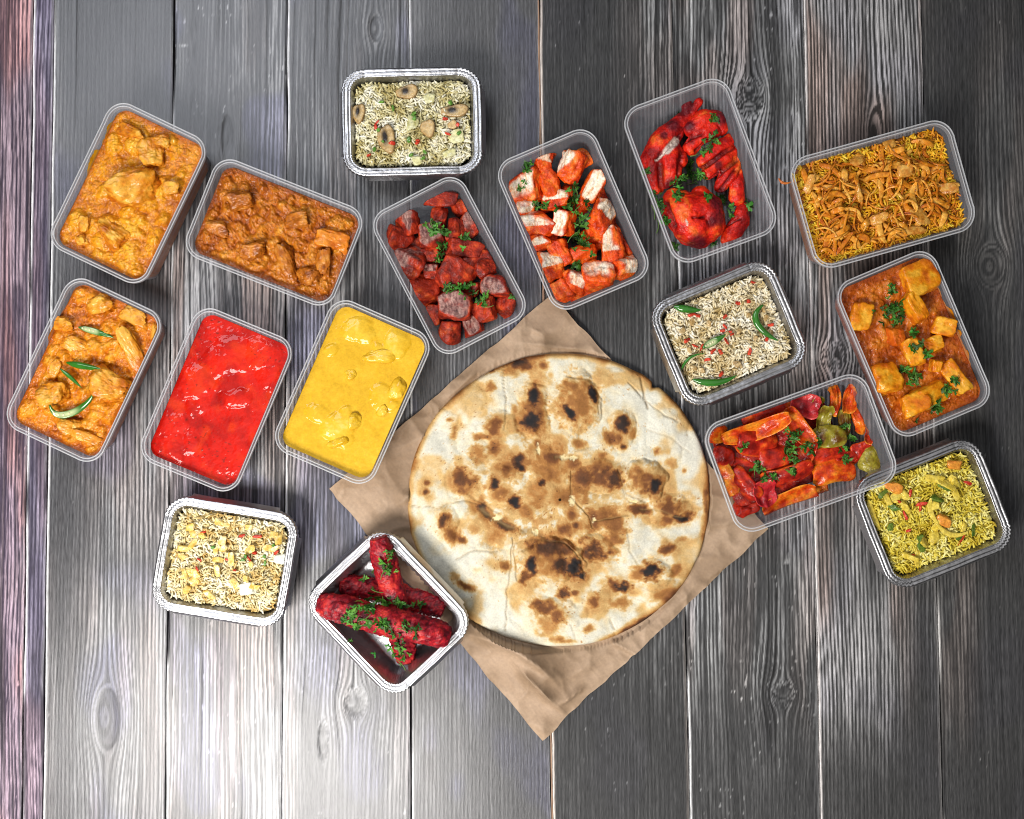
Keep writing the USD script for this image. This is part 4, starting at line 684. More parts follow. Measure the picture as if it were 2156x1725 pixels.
# ------------------------------------------------------------------ tandoori chicken on the bone
def flesh(crop, chains, zb, seed, thick=.8, edge=.0017, noise=.0022, slits=(), white=(), smooth=14):
    """One continuous piece from chains of spheres (x, y, r, z) whose hulls are joined, then smoothed and roughened."""
    parts = []
    for ch in chains:
        sp = []
        for x, y, r, z in ch:
            rm = crop.m(r); s = manifold3d.Manifold.sphere(rm, 24).scale((1, 1, thick)); sp.append(s.translate(tuple(crop.p(x, y, zb + z))))
        parts += [manifold3d.Manifold.batch_hull([a, b]) for a, b in zip(sp[:-1], sp[1:])] if len(sp) > 1 else sp
    m = manifold3d.Manifold.batch_boolean(parts, manifold3d.OpType.Add).refine_to_length(edge).to_mesh()
    t = trimesh.Trimesh(m.vert_properties[:, :3], m.tri_verts, process=True); trimesh.smoothing.filter_taubin(t, iterations=smooth)
    v = np.array(t.vertices); n = np.array(t.vertex_normals)
    v = v + n * (noise * 2 * (fbm(v / .011 + seed, 3, 3) - .5) + noise * .8 * (fbm(v / .003 + seed, 4, 2) - .5))[:, None]
    dark = np.zeros(len(v)); wh = np.zeros(len(v))
    def dist(l, wob=.0035):
        A, Bq = crop.p(*l[:2], zb + .02)[:2], crop.p(*l[2:4], zb + .02)[:2]; jp = v[:, :2] + wob * (np.column_stack([fbm(v / .012, 6, 2), fbm(v / .012 + 9, 7, 2)]) - .5); ab = Bq - A
        s = np.clip((jp - A) @ ab / (ab @ ab), 0, 1); return np.linalg.norm(jp - A - s[:, None] * ab, axis=1)
    for l in slits:
        g = np.exp(-(dist(l) / crop.m(l[4])) ** 2) * st(n[:, 2], .0, .4); v = v - n * (g * .0035)[:, None]; dark = np.maximum(dark, g)
    for l in white: wh = np.maximum(wh, st(np.exp(-(dist(l, .001) / crop.m(l[4])) ** 2), .35, .6))
    v[:, 2] = np.maximum(v[:, 2], .0022); v = inside(B['c8'], v); note(v)
    return v, np.array(t.faces), n, dark, wh
TD = [(0, (.10, .003, .005)), (.28, (.32, .006, .005)), (.6, (.62, .012, .005)), (.85, (.76, .036, .006)), (1, (.80, .12, .015))]
def tandoori(label, chains, zb, seed, bright=0.0, slits=(), white=(), purple=()):
    v, f, n, dark, wh = flesh(QT, chains, zb, seed, slits=slits, white=white)
    k = np.clip(.57 + bright + (fbm(v / .014 + seed, 8, 3) - .5) * 1.5 + (fbm(v / .004 + seed, 9, 2) - .5) * .5, 0, 1); col = ramp(k, TD)
    for x, y, r in purple: c = QT.p(x, y, zb + .015)[:2]; col = lerp(col, (.075, .006, .012), (1 - st(np.linalg.norm(v[:, :2] - c, axis=1), QT.m(r) * .4, QT.m(r))) * .85)
    col = lerp(col, (.030, .004, .006), dark * .75); col = lerp(col, (.62, .50, .42), wh)
    tag(obj('tandoori_chicken', (v, f), 'meat', None, col), label, 'chicken', 'red tandoori chicken pieces')
tandoori('red chicken thigh and leg along the left wall, its bone ends pointing up', [[(600, 165, 46, .006), (590, 290, 66, .004), (480, 430, 105, .004), (360, 570, 150, .004), (285, 720, 135, .004), (270, 860, 110, .002), (300, 980, 80, 0)], [(705, 165, 46, .008), (640, 270, 40, .006), (590, 290, 60, .004)], [(430, 700, 125, .010), (440, 830, 115, .008), (400, 940, 70, .004)], [(360, 570, 140, .004), (480, 720, 120, .006)]], .016, 3, .03, slits=[(300, 720, 540, 470, 22), (560, 620, 520, 850, 24), (330, 760, 360, 960, 26)], white=[(400, 640, 500, 520, 42), (300, 720, 400, 650, 12)], purple=[(590, 200, 130), (460, 380, 90), (370, 490, 60), (450, 960, 90)])
tandoori('red chicken piece in the upper middle under a green leaf', [[(640, 430, 80, .004), (760, 340, 105, .006), (880, 340, 100, .006), (930, 420, 70, .004)], [(640, 600, 85, .002), (720, 500, 80, .006), (840, 440, 90, .006)]], .020, 4, .0, slits=[(560, 520, 760, 450, 20), (700, 600, 900, 480, 18)], purple=[(930, 320, 90), (620, 380, 80)])
tandoori('slashed red chicken leg on the right with deep parallel cuts', [[(1160, 455, 30, .006), (1110, 490, 34, .006), (1020, 540, 66, .008), (880, 640, 88, .010), (760, 740, 70, .008)], [(1080, 600, 62, .006), (960, 720, 80, .010), (800, 850, 64, .010)], [(1085, 740, 62, .004), (1000, 860, 90, .008), (920, 980, 62, .006)], [(1110, 820, 55, .002), (1080, 950, 80, .004), (1080, 1090, 80, .002)], [(960, 720, 120, 0), (1030, 880, 110, 0)]], .018, 5, .06, slits=[(740, 800, 1090, 560, 20), (850, 900, 1110, 700, 18), (930, 1020, 1080, 800, 18)], purple=[(1120, 470, 60), (900, 780, 60), (960, 1030, 70)])
tandoori('largest bright red chicken piece at the lower end of its tub', [[(480, 1120, 120, .006), (560, 1230, 200, .010), (640, 1340, 205, .008), (720, 1440, 150, 0)], [(720, 1080, 100, .008), (780, 1220, 175, .010), (800, 1360, 165, .004)], [(560, 1230, 200, .010), (780, 1220, 175, .010)], [(480, 1320, 80, 0), (620, 1440, 120, 0)]], .018, 6, .17, slits=[(400, 1120, 480, 1380, 16), (640, 1300, 760, 1290, 14)], white=[(575, 1325, 590, 1365, 12)], purple=[(880, 1150, 130), (820, 1340, 70), (700, 1540, 130), (900, 1300, 100)])
tandoori('smaller red chicken piece in the lower right corner of its tub', [[(1140, 1190, 55, .004), (1110, 1320, 90, .004), (1030, 1450, 95, .002), (990, 1500, 60, 0)]], .014, 7, .0, slits=[(1000, 1330, 1130, 1280, 14)], purple=[(980, 1290, 70)])
coriander(QT, [(450, 130, 22, 2), (860, 300, 50, 4), (850, 490, 60, 4), (770, 590, 50, 5), (640, 720, 50, 6), (640, 850, 80, 12), (700, 900, 60, 7), (500, 960, 60, 7), (270, 1060, 40, 5), (300, 1200, 60, 8), (350, 1330, 50, 6), (470, 1090, 35, 3), (800, 1100, 30, 3), (960, 1090, 60, 8), (1030, 1230, 50, 5), (1215, 1110, 45, 7), (1215, 1190, 20, 2), (170, 840, 25, 3), (860, 1580, 25, 3), (465, 1600, 35, 4), (530, 1075, 25, 2)], lambda s: {(450, 130): 'tiny coriander bit alone on the tub floor at the top of the red chicken', (860, 300): 'coriander leaf on the upper middle red chicken piece', (850, 490): 'thin curved coriander leaf above the slashed leg', (770, 590): 'coriander stalk left of the slashed leg', (640, 720): 'coriander at the centre of the red chicken, upper part', (640, 850): 'densest dark coriander in the gap of the red chicken',
    (700, 900): 'coriander right in the dark gap of the red chicken', (500, 960): 'coriander above the largest red chicken piece', (270, 1060): 'coriander at the left wall of the red chicken tub', (300, 1200): 'coriander heap at the left wall beside the largest red piece', (350, 1330): 'lowest coriander at the left wall of the red chicken tub', (470, 1090): 'small leaf on the upper edge of the largest red piece', (800, 1100): 'needle like coriander on the largest red piece', (960, 1090): 'coriander between the largest red piece and the slashed leg', (1030, 1230): 'coriander leaf above the lower right red piece',
    (1215, 1110): 'coriander on the bare tub floor right of the red chicken', (1215, 1190): 'coriander crumb on the bare floor right of the red chicken', (170, 840): 'coriander leaf squeezed at the left wall by the red thigh', (860, 1580): 'coriander at the bottom wall of the red chicken tub', (465, 1600): 'coriander in the bottom left corner of the red chicken tub', (530, 1075): 'small round coriander leaf on the brightest red piece'}[s[:2]])

# ------------------------------------------------------------------ peppers and onions in red sauce
def petal(crop, x, y, L, W, ang, z, bowl, bend, cols, seed, thick=.0020, roll=0.0, pitch=0.0):
    nu, nv = 26, 14; u, w = np.meshgrid(np.linspace(-1, 1, nu), np.linspace(-1, 1, nv), indexing='ij'); lx, wy = crop.m(L, z) / 2 * 1.10, crop.m(W, z) / 2 * 1.22
    taper = np.sqrt(np.clip(1 - np.abs(u) ** 5 * .7, .05, 1)) * (1 + .25 * (fbm(np.stack([u * 1.3, np.sign(w) * 2., u * 0 + seed], -1), 14, 2) - .5)); xx = lx * u; yy = wy * w * taper + bend * lx * (u * u - .4)
    sg = -1 if seed % 5 in (1, 3) else 1; zz = -sg * bowl * wy * (w * w) * .9 - sg * bowl * .35 * lx * u * u + .0030 * (fbm(np.stack([u * 2.4, w * 2, u * 0 + seed], -1), 4, 3) - .5) * 2 + (-.003 if sg < 0 else 0)
    topv = np.stack([xx, yy, zz], -1).reshape(-1, 3); v = np.vstack([topv, topv - [0, 0, thick]]); f = tri(grid_faces(nu, nv)); N = nu * nv
    per = np.concatenate([np.arange(nv), np.arange(1, nu) * nv + nv - 1, (nu - 1) * nv + np.arange(nv - 2, -1, -1), np.arange(nu - 2, 0, -1) * nv]); k = np.arange(len(per)); kn = (k + 1) % len(per)
    f = np.vstack([f[:, ::-1], f + N, tri(np.stack([per[k], per[kn], N + per[kn], N + per[k]], -1))])
    if np.cross(v[f[0, 1]] - v[f[0, 0]], v[f[0, 2]] - v[f[0, 0]])[2] < 0: f = f[:, ::-1]
    v = place(v, crop.p(x, y, z), math.radians(ang), (roll, pitch))
    w2_ = np.r_[np.abs(w).ravel(), np.abs(w).ravel()]; u2_ = np.r_[u.ravel(), u.ravel()]; kk = np.clip(.42 + (fbm(v / .008 + seed, 5, 3) - .5) * 2.3 + .5 * (fbm(np.column_stack([w2_ * 5, u2_ * .8, w2_ * 0 + seed]), 15, 2) - .5) + .45 * w2_ ** 7, 0, 1)
    v[:, 2] = np.maximum(v[:, 2], .003); v = inside(B['c11'], v); note(v); return (v, f), ramp(kk, cols)
PO = [(0, (.40, .020, .003)), (.35, (.60, .060, .004)), (.7, (.70, .16, .008)), (1, (.74, .27, .02))]
PR = [(0, (.17, .006, .004)), (.4, (.38, .014, .006)), (.8, (.58, .035, .008)), (1, (.68, .10, .01))]
PG = [(0, (.11, .040, .004)), (.35, (.17, .115, .008)), (.7, (.25, .21, .014)), (1, (.36, .30, .05))]
PM = [(0, (.22, .006, .010)), (.5, (.46, .016, .022)), (1, (.62, .06, .05))]
veg = [(750, 470, 560, 190, 18, .030, 'r', 'red', 'long red pepper strip along the upper wall'), (600, 640, 680, 160, 20, .042, 'o', 'o', 'long orange pepper strip across the upper left'), (165, 700, 190, 230, 80, .036, 'o', 'o', 'orange piece in the left corner of the pepper dish'), (1060, 620, 440, 170, -52, .044, 'o', 'o', 'arched orange onion petal above the main coriander'), (640, 800, 430, 240, -5, .040, 'r', 'r', 'shiny dark red onion piece in the left middle'), (250, 960, 230, 190, -20, .036, 'r', 'o', 'flat red piece at the left wall of the pepper dish'),
    (275, 1180, 360, 170, -62, .034, 'o', 'o', 'yellow orange onion petal at the lower left wall'), (480, 1250, 380, 170, -50, .038, 'r', 'r', 'dark red strip beside the lower left petal'), (700, 1330, 230, 230, 10, .038, 'm', 'm', 'crimson rough piece at the bottom of the pepper dish'), (960, 1170, 520, 190, 18, .040, 'r', 'o', 'curved red strip with an orange edge under the coriander'), (490, 1480, 250, 170, 25, .026, 'r', 'r', 'red tip hanging at the lowest left of the pepper dish'), (960, 1420, 560, 190, 24, .032, 'o', 'o', 'broad orange petal along the bottom of the pepper dish'), (1460, 1110, 430, 210, 8, .036, 'o', 'o', 'smooth bright orange petal right of the middle'),
    (1320, 1290, 120, 260, 10, .026, 'o', 'o', 'narrow orange piece hanging below the smooth petal'), (1390, 930, 420, 150, 12, .036, 'r', 'r', 'dark red strip above the smooth orange petal'), (1400, 730, 330, 190, 6, .040, 'g', 'g', 'brownish green pepper piece in the right middle'), (1340, 520, 140, 240, -10, .036, 'g', 'g', 'olive green pepper strip near the upper right'), (1470, 310, 110, 330, -5, .036, 'o', 'o', 'orange red curled pepper strip at the top right'), (1620, 300, 140, 290, -14, .032, 'o', 'r', 'red orange curled strip in the top right corner'), (1750, 560, 160, 260, 25, .032, 'o', 'r', 'curled red pepper strip by the right wall'),
    (1560, 570, 120, 230, 0, .034, 'g', 'g', 'green pepper strip between the curled red ones'), (1130, 390, 280, 230, -15, .036, 'm', 'm', 'crimson piece below the upper wall of the pepper dish'), (1900, 970, 300, 240, 62, .036, 'g', 'g', 'large olive green pepper piece in the right corner'), (1840, 690, 90, 210, -18, .034, 'o', 'o', 'small orange strip above the large green piece'), (1760, 870, 230, 150, 20, .030, 'r', 'r', 'red piece left of the large green pepper'), (900, 930, 480, 260, -5, .036, 'r', 'm', 'dark red bed of sauce under the main coriander'), (1100, 900, 330, 200, 60, .034, 'r', 'r', 'dark red onion piece right of the main coriander'), (420, 1060, 400, 200, -10, .030, 'r', 'r', 'dark red piece under the small round coriander tuft'),
    (1250, 400, 140, 180, 0, .028, 'g', 'r', 'dark olive strip behind the curled red pepper'), (1600, 960, 260, 130, 8, .030, 'r', 'r', 'dark red strip behind the smooth orange petal')]
for q, (x, y, L, W, a, z, c, _, lab) in enumerate(veg):
    rg = np.random.default_rng(700 + q)
    m, c = petal(QP, x, y, L, W, a, z, rg.uniform(.25, .60), rg.uniform(-.15, .15), dict(o=PO, r=PR, g=PG, m=PM)[c], 700 + q, roll=rg.normal(0, .22), pitch=rg.normal(0, .12))
    tag(obj('pepper_piece', m, 'wet_vegetable', None, c), lab, 'pepper piece', 'peppers and onions in red sauce')
b = B['c11']
def hsauce(p, W, t): return .006 * (n3(p, .02, 3., 91, 3) - .4) - .010 * st(p[..., 1] / b.L, .12, .34) - .003 * t
m, c = filling(b, .029, hsauce, lambda p, W, t, h: ramp(np.clip(.3 + (n3(p, .008, 3., 92) - .5) * 1.8, 0, 1), PR), 40)
m[0][:, :2] = b.c + (m[0][:, :2] - b.c) * .80 + (-.012 * b.ey - .004 * b.ex if b.ey @ np.array([1, 0]) > 0 else .012 * b.ey)
tag(obj('pepper_sauce', m, 'curry', None, c), 'thick dark red sauce lying under the peppers and onions', 'sauce')
coriander(QP, [(980, 700, 90, 9), (960, 860, 90, 10), (1140, 830, 70, 8), (980, 980, 50, 5), (980, 1110, 50, 3), (600, 1050, 75, 9), (690, 1170, 50, 4), (790, 1180, 50, 4), (1580, 600, 50, 4), (1590, 850, 50, 2), (1580, 960, 40, 3), (1670, 740, 35, 3), (450, 820, 50, 3), (1290, 760, 60, 4)], lambda s: {(980, 700): 'upper part of the main coriander on the peppers', (960, 860): 'middle of the main coriander on the peppers', (1140, 830): 'coriander right of the main tuft on the peppers', (980, 980): 'coriander just below the main tuft on the peppers', (980, 1110): 'single pale coriander leaf low on the peppers', (600, 1050): 'round coriander tuft at the left of the peppers', (690, 1170): 'coriander bits below the round left tuft', (790, 1180): 'coriander bits right of and below the round left tuft', (1580, 600): 'bright coriander leaf among the curled peppers',
    (1590, 850): 'bright green leaf above the smooth orange petal', (1580, 960): 'coriander bits left of the large green pepper', (1670, 740): 'coriander specks near the right wall of the pepper dish', (450, 820): 'dark coriander bits at the left of the peppers', (1290, 760): 'coriander bits on the brownish green pepper'}[s[:2]])

# ------------------------------------------------------------------ kebabs
def kebab(pts, r, label, seed, ends=.85):
    n, sd = 90, 44; w = [R6.p(x, y, z) for x, y, z in pts]; v, f = tube(w, [r * .70, r * .99, r, r * 1.03, r * .97, r, r * 1.03, r * .98, r, r * .97, r * .98, r * .68], n, sd, .9); p0 = spline(w, n)
    d = v[:n * sd] - np.repeat(p0, sd, 0); l = np.linalg.norm(d, axis=1, keepdims=True)
    amp = .0040 * (fbm(v[:n * sd] / .011 + seed, 3, 2) - .5) + .0034 * (fbm(v[:n * sd] / .0036 + seed, 4, 2) - .5) + .0026 * (fbm(v[:n * sd] / .0014, 5, 2) - .5)
    v[:n * sd] += d / np.maximum(l, 1e-6) * amp[:, None]; note(v)
    k = np.clip(.45 + (fbm(v / .010 + seed, 6, 3) - .5) * 1.5 + (fbm(v / .0022, 7, 2) - .5) * 1.2, 0, 1)
    tag(obj('kebab', (v, f), 'meat', None, ramp(k, [(0, (.07, .003, .008)), (.35, (.23, .006, .014)), (.7, (.43, .014, .020)), (1, (.62, .05, .03))])), label, 'kebab')
kebab([(1255, 690, .013), (1480, 720, .014), (1720, 780, .013), (1905, 850, .013)], .0125, 'lowest dark red kebab lying behind the crossed pair', 1)
kebab([(1490, 385, .043), (1560, 640, .033), (1620, 900, .022), (1670, 1170, .013)], .0134, 'upright red kebab leaning on the far corner of the foil tray', 2)
kebab([(1120, 800, .034), (1330, 860, .043), (1600, 930, .047), (1940, 1010, .040)], .0152, 'long red kebab lying across the upright one', 3)
coriander(R6, [(1540, 570, 70, 8), (1470, 600, 30, 2), (1500, 790, 75, 9), (1610, 790, 50, 6), (1560, 480, 40, 3), (1330, 850, 60, 7), (1370, 940, 60, 7), (1520, 950, 60, 9), (1590, 1000, 50, 6), (1660, 950, 60, 6), (1440, 830, 60, 5), (1640, 1090, 60, 6), (1630, 1150, 55, 6), (1740, 810, 40, 3), (1270, 910, 30, 2), (1740, 1010, 40, 3)], lambda s: {(1540, 570): 'upper coriander tuft on the upright kebab', (1470, 600): 'tiny coriander bit left of the upright kebab', (1500, 790): 'large coriander leaf pair left of the kebab crossing', (1610, 790): 'coriander just above the kebab crossing', (1560, 480): 'topmost coriander crumbs on the upright kebab', (1330, 850): 'coriander on the left half of the long kebab', (1370, 940): 'coriander along the lower left edge of the long kebab', (1520, 950): 'coriander tuft in the middle of the long kebab', (1590, 1000): 'coriander below the middle of the long kebab', (1660, 950): 'tall coriander sprig right of the kebab crossing',
    (1440, 830): 'fine coriander bits left of the kebab crossing', (1640, 1090): 'coriander on the lower end of the upright kebab', (1630, 1150): 'lowest coriander on the upright kebab', (1740, 810): 'coriander on the dark kebab behind', (1270, 910): 'leftmost coriander crumbs on the long kebab', (1740, 1010): 'rightmost coriander crumbs on the long kebab'}[s[:2]])

# ------------------------------------------------------------------ rice
def grain_mesh(sides=5, rings=5):
    t = np.linspace(-1, 1, rings); r = np.sqrt(np.clip(1 - t ** 2 * .82, 0, 1)); a = np.arange(sides) * 2 * math.pi / sides
    v = np.stack([np.repeat(t[:, None], sides, 1), r[:, None] * np.cos(a), r[:, None] * np.sin(a)], -1).reshape(-1, 3)
    f = tri(grid_faces(rings, sides, True)); v = np.vstack([v, [-1.08, 0, 0], [1.08, 0, 0]]); i = np.arange(sides); j = (i + 1) % sides; e = rings * sides
    return v, np.vstack([f, np.stack([np.full(sides, e), j, i], -1), np.stack([np.full(sides, e + 1), e - sides + i, e - sides + j], -1)])
GV, GF = grain_mesh()
def rice(key, zf, n, cols, name, label, foil, seed, L=(.0029, .0044), rad=.00112, mound=.003, jut=.0050, edge_cut=.97, bend=.10, under=(.30, .22, .08)):
    b = B[key]; rg = np.random.default_rng(seed)
    und = lambda p, W, t: mound * (1 - t ** 2) + .003 * (n3(p, .016, seed * 1., seed, 3) - .5) * 2
    m, c = filling(b, zf, und, lambda p, W, t, h: np.array(under) * (.6 + .8 * n3(p, .004, 2., seed + 1))[..., None], 30, foil)
    o = fill_outline(b, zf, foil); hx, hy = o[:, 0].max(), o[:, 1].max()
    q = rg.uniform(-1, 1, (n * 2, 2)) * (hx, hy); ex, ey = np.maximum(np.abs(q[:, 0]) - (hx - .0145), 0), np.maximum(np.abs(q[:, 1]) - (hy - .0145), 0)
    q = q[np.hypot(ex, ey) < .0142][:n]; n = len(q)
    tt = np.maximum(np.abs(q[:, 0]) / hx, np.abs(q[:, 1]) / hy)
    z = zf + und(q[None], None, tt[None])[0] + jut * rg.random(n) ** 1.3 - .0006
    yaw = 2 * math.pi * ns(np.column_stack([q / .010, np.full(n, seed)]), 5) + rg.normal(0, 1.6, n); pit = rg.normal(0, .42, n); Lg = rg.uniform(*L, n); bd = rg.normal(0, bend, n); wd = rad * rg.uniform(.85, 1.2, n)
    V = np.repeat(GV[None], n, 0); x = V[..., 0] * Lg[:, None]; y = V[..., 1] * wd[:, None] + bd[:, None] * Lg[:, None] * (V[..., 0] ** 2 - .35); zz = V[..., 2] * wd[:, None] * .85
    x2 = x * np.cos(pit)[:, None] - zz * np.sin(pit)[:, None]; z2 = x * np.sin(pit)[:, None] + zz * np.cos(pit)[:, None]
    X = x2 * np.cos(yaw)[:, None] - y * np.sin(yaw)[:, None] + q[:, :1]; Y = x2 * np.sin(yaw)[:, None] + y * np.cos(yaw)[:, None] + q[:, 1:2]
    X = np.clip(X, -hx - .001, hx + .001); Y = np.clip(Y, -hy - .001, hy + .001)
    k = np.clip(.5 + 1.5 * (fbm(np.column_stack([q / .012, np.full(n, seed + 3.)]), 7, 2) - .5) + rg.normal(0, .20, n), 0, 1)
    gc = ramp(k, cols); V = b.w(np.stack([X, Y, z[:, None] + z2], -1).reshape(-1, 3)); note(V)
    F = (GF[None] + (np.arange(n) * len(GV))[:, None, None]).reshape(-1, 3); u, uf = m; uf = tri(uf)
    tag(obj(name, (np.vstack([u, V]), np.vstack([uf, F + len(u)])), 'rice_grain', None, np.vstack([c, np.repeat(gc, len(GV), 0)])), label, 'rice', kind='stuff')
WR = [(0, (.42, .32, .12)), (.35, (.60, .50, .26)), (.65, (.70, .63, .42)), (1, (.80, .76, .62))]
rice('f1', .0290, 3000, [(0, (.42, .34, .12)), (.35, (.62, .56, .30)), (.65, (.74, .69, .47)), (1, (.84, .81, .68))], 'mushroom_rice', 'green flecked pale rice with mushroom slices in the top foil tray', True, 31, under=(.32, .28, .11))
rice('f2', .0290, 3000, [(0, (.46, .33, .13)), (.35, (.66, .54, .30)), (.65, (.76, .67, .46)), (1, (.85, .80, .66))], 'chilli_rice', 'pale rice with green chillies in the foil tray right of the bread', True, 32, under=(.46, .35, .14))
rice('f3', .0300, 3000, [(0, (.52, .33, .09)), (.35, (.68, .55, .25)), (.65, (.76, .68, .42)), (1, (.84, .79, .62))], 'egg_rice', 'pale yellow egg fried rice in the lower left foil tray', True, 33, under=(.50, .38, .15))
rice('f5', .0290, 3000, [(0, (.46, .32, .015)), (.35, (.64, .50, .04)), (.65, (.72, .61, .10)), (1, (.80, .73, .28))], 'vegetable_rice', 'yellow green vegetable rice in the lower right foil tray', True, 34, under=(.42, .32, .025))
rice('c9', .0475, 3300, [(0, (.58, .17, .005)), (.35, (.72, .31, .008)), (.65, (.78, .43, .014)), (1, (.84, .60, .05))], 'spiced_rice', 'orange yellow spiced rice mixed with fried onions in the crosswise right tub', False, 35, mound=.004, jut=.004, under=(.30, .09, .006))
def bits(crop, rows, name, cat, cols, label, matname, seed, hz=.0016, group=None, p=8, noise=.1, rise=.0010):
    for q, r in enumerate(rows):
        x, y, w, h, a = r[:5]; rg = np.random.default_rng(seed + q); at = seen(*crop.d(x, y), r=1); v, f, wt = chunk(seed + q, (crop.m(w) / 2, crop.m(h) / 2, hz), None, p, noise, 3)
        v = place(v, at + [0, 0, rise - hz * .4], math.radians(a), rg.normal(0, .25, 2)); v = inside(min(B.values(), key=lambda b: np.linalg.norm(b.local(at) / (b.W, b.L))), v, crop is not QB); k = np.clip(.5 + (fbm(v / .004 + q, 3, 3) - .5) * 1.8, 0, 1); note(v)
        tag(obj(name, (v, f), matname, None, ramp(k, cols)), r[5] if len(r) > 5 else label + ', ' + ('broad, ' if w > 1.9 * h and w * h > 900 else 'slim, ' if w > 1.9 * h else 'squat, ') + spot(at), cat, group)
def scatter(key, n, seed, wr, hr, crop, foil=True):
    """Loose positions over a tray, as crop rows for bits()."""
    b = B[key]; rg = np.random.default_rng(seed); o = fill_outline(b, .023, foil); hx, hy = o[:, 0].max() * .90, o[:, 1].max() * .90; out = []
    for _ in range(n):
        l = np.array([[rg.uniform(-hx, hx), rg.uniform(-hy, hy), .027]]); w = b.w(l)[0]; kk = S * (H - w[2]) / H
        out.append((((w[0] / kk + 1078) * 1.336 - crop.x0) * crop.sc, ((-w[1] / kk + 862.5) * 1.336 - crop.y0) * crop.sc, rg.uniform(*wr), rg.uniform(*hr), rg.uniform(0, 180)))
    return out
def spot(p):
    """Plain words for where in its dish a loose bit lies."""
    b = min(B.values(), key=lambda b: np.linalg.norm(b.local(p) / (b.W, b.L))); d = (p[:2] - b.c) / (np.abs(b.ex) * b.W / 2 + np.abs(b.ey) * b.L / 2)
    k = lambda x, w: w[0] if x < -.52 else w[1] if x < -.18 else w[2] if x < .18 else w[3] if x < .52 else w[4]
    return k(d[1], ('along the lower side', 'below the middle', 'half way up', 'above the middle', 'along the upper side')) + ', ' + k(d[0], ('far left', 'left', 'centre', 'right', 'far right'))
RP, GP, OP, YB_ = [(0, (.42, .02, .01)), (1, (.66, .07, .03))], [(0, (.06, .17, .02)), (1, (.16, .34, .05))], [(0, (.60, .18, .02)), (1, (.74, .34, .05))], [(0, (.62, .44, .03)), (1, (.78, .62, .12))]
TN = [(0, (.30, .17, .05)), (.5, (.48, .32, .13)), (1, (.62, .48, .26))]
def mushroom(x, y, L, W, ang, label, gill=True, tan=TN):
    """Slice of mushroom: a cap edge, a dark gill hollow and a pale cut face."""
    at = seen(*R3.d(x, y), r=1); n = 40; a = np.linspace(0, 2 * math.pi, n, endpoint=False); r = np.linspace(.02, 1, 16); lx, wy = R3.m(W) / 2, R3.m(L) / 2
    sh = 1 + .10 * np.cos(2 * a) - .10 * np.cos(3 * a + .6); X = r[:, None] * np.cos(a) * sh * lx; Y = r[:, None] * np.sin(a) * sh * wy
    Z = .0022 * np.sqrt(np.clip(1 - (np.repeat(r[:, None], n, 1) ** 6), 0, 1)) + .0008 * (X / lx) ; v = np.stack([X, Y, Z], -1).reshape(-1, 3)
    g = np.exp(-(((X + .15 * lx) / (.42 * lx)) ** 2 + ((Y - .15 * wy) / (.5 * wy)) ** 2)).ravel() if gill else np.zeros(len(v)); v[:, 2] -= g * .0010
    low = v[-n:] - [0, 0, .003]; vv = np.vstack([v, low]); col = ramp(np.clip(.55 + (fbm(vv / .003, 3, 2) - .5) + 0, 0, 1), tan); rim = np.r_[np.repeat(r ** 8, n), np.ones(n)]
    col = lerp(col, (.22, .11, .035), rim * .7); col = lerp(col, (.018, .014, .012), np.clip(np.r_[g, np.zeros(n)] * 1.3, 0, 1)); vv = place(vv, at + [0, 0, .0005], math.radians(ang), (.12, -.1)); note(vv)
    t = thing('mushroom_slice', label, 'mushroom'); obj('slice', (vv, tri(grid_faces(17, n, True))), 'wet_vegetable', t, col)
mushroom(405, 520, 185, 100, 8, 'oval mushroom slice with a black gill at the left of the top rice')
mushroom(655, 455, 115, 85, 0, 'plain tan mushroom piece in the middle of the top rice', False)
mushroom(530, 235, 90, 130, 10, 'mushroom slice near the upper wall of the top rice', True)
mushroom(815, 350, 80, 170, 5, 'black edged mushroom slice at the right of the top rice', True)
mushroom(235, 365, 130, 75, -10, 'mushroom slice pressed against the left wall of the top rice', True)
mushroom(805, 435, 60, 60, 20, 'small brown mushroom bit below the black edged slice', False)
bits(R3, [(825, 510, 95, 70, 10, 'yellow green onion square at the right of the top rice'), (560, 425, 60, 90, -10, 'pale green onion piece left of the tan mushroom'), (665, 280, 60, 55, 0, 'white onion square near the upper middle of the top rice'), (780, 610, 80, 40, 20, 'white onion sliver near the lower right of the top rice'), (590, 650, 60, 50, 0, 'pale onion piece near the lower middle of the top rice')], 'onion_piece', 'onion', [(0, (.50, .46, .16)), (1, (.74, .72, .46))], '', 'wet_vegetable', 800)
bits(R3, scatter('f1', 9, 1, (20, 45), (10, 20), R3), 'red_pepper_bit', 'pepper bit', RP, 'small red pepper bit in the mushroom rice', 'wet_vegetable', 820, group='red pepper bits in the mushroom rice')
bits(R3, scatter('f1', 14, 2, (15, 35), (12, 24), R3), 'green_pepper_bit', 'pepper bit', GP, 'small green bit in the mushroom rice', 'wet_vegetable', 840, group='green bits in the mushroom rice')
bits(R4, scatter('f2', 22, 3, (18, 40), (9, 17), R4), 'red_pepper_bit', 'pepper bit', RP, 'small red pepper bit in the chilli rice', 'wet_vegetable', 860, group='red pepper bits in the chilli rice')
bits(R4, scatter('f2', 16, 4, (20, 38), (14, 26), R4), 'onion_bit', 'onion', TN, 'small tan onion bit in the chilli rice', 'wet_vegetable', 890, group='onion bits in the chilli rice')
bits(R6, scatter('f3', 10, 5, (22, 55), (10, 20), R6), 'red_pepper_bit', 'pepper bit', RP, 'small red pepper bit in the egg rice', 'wet_vegetable', 910, group='red pepper bits in the egg rice')
bits(R6, scatter('f3', 8, 6, (18, 40), (14, 22), R6), 'green_pepper_bit', 'pepper bit', GP, 'small green bit in the egg rice', 'wet_vegetable', 930, group='green bits in the egg rice')
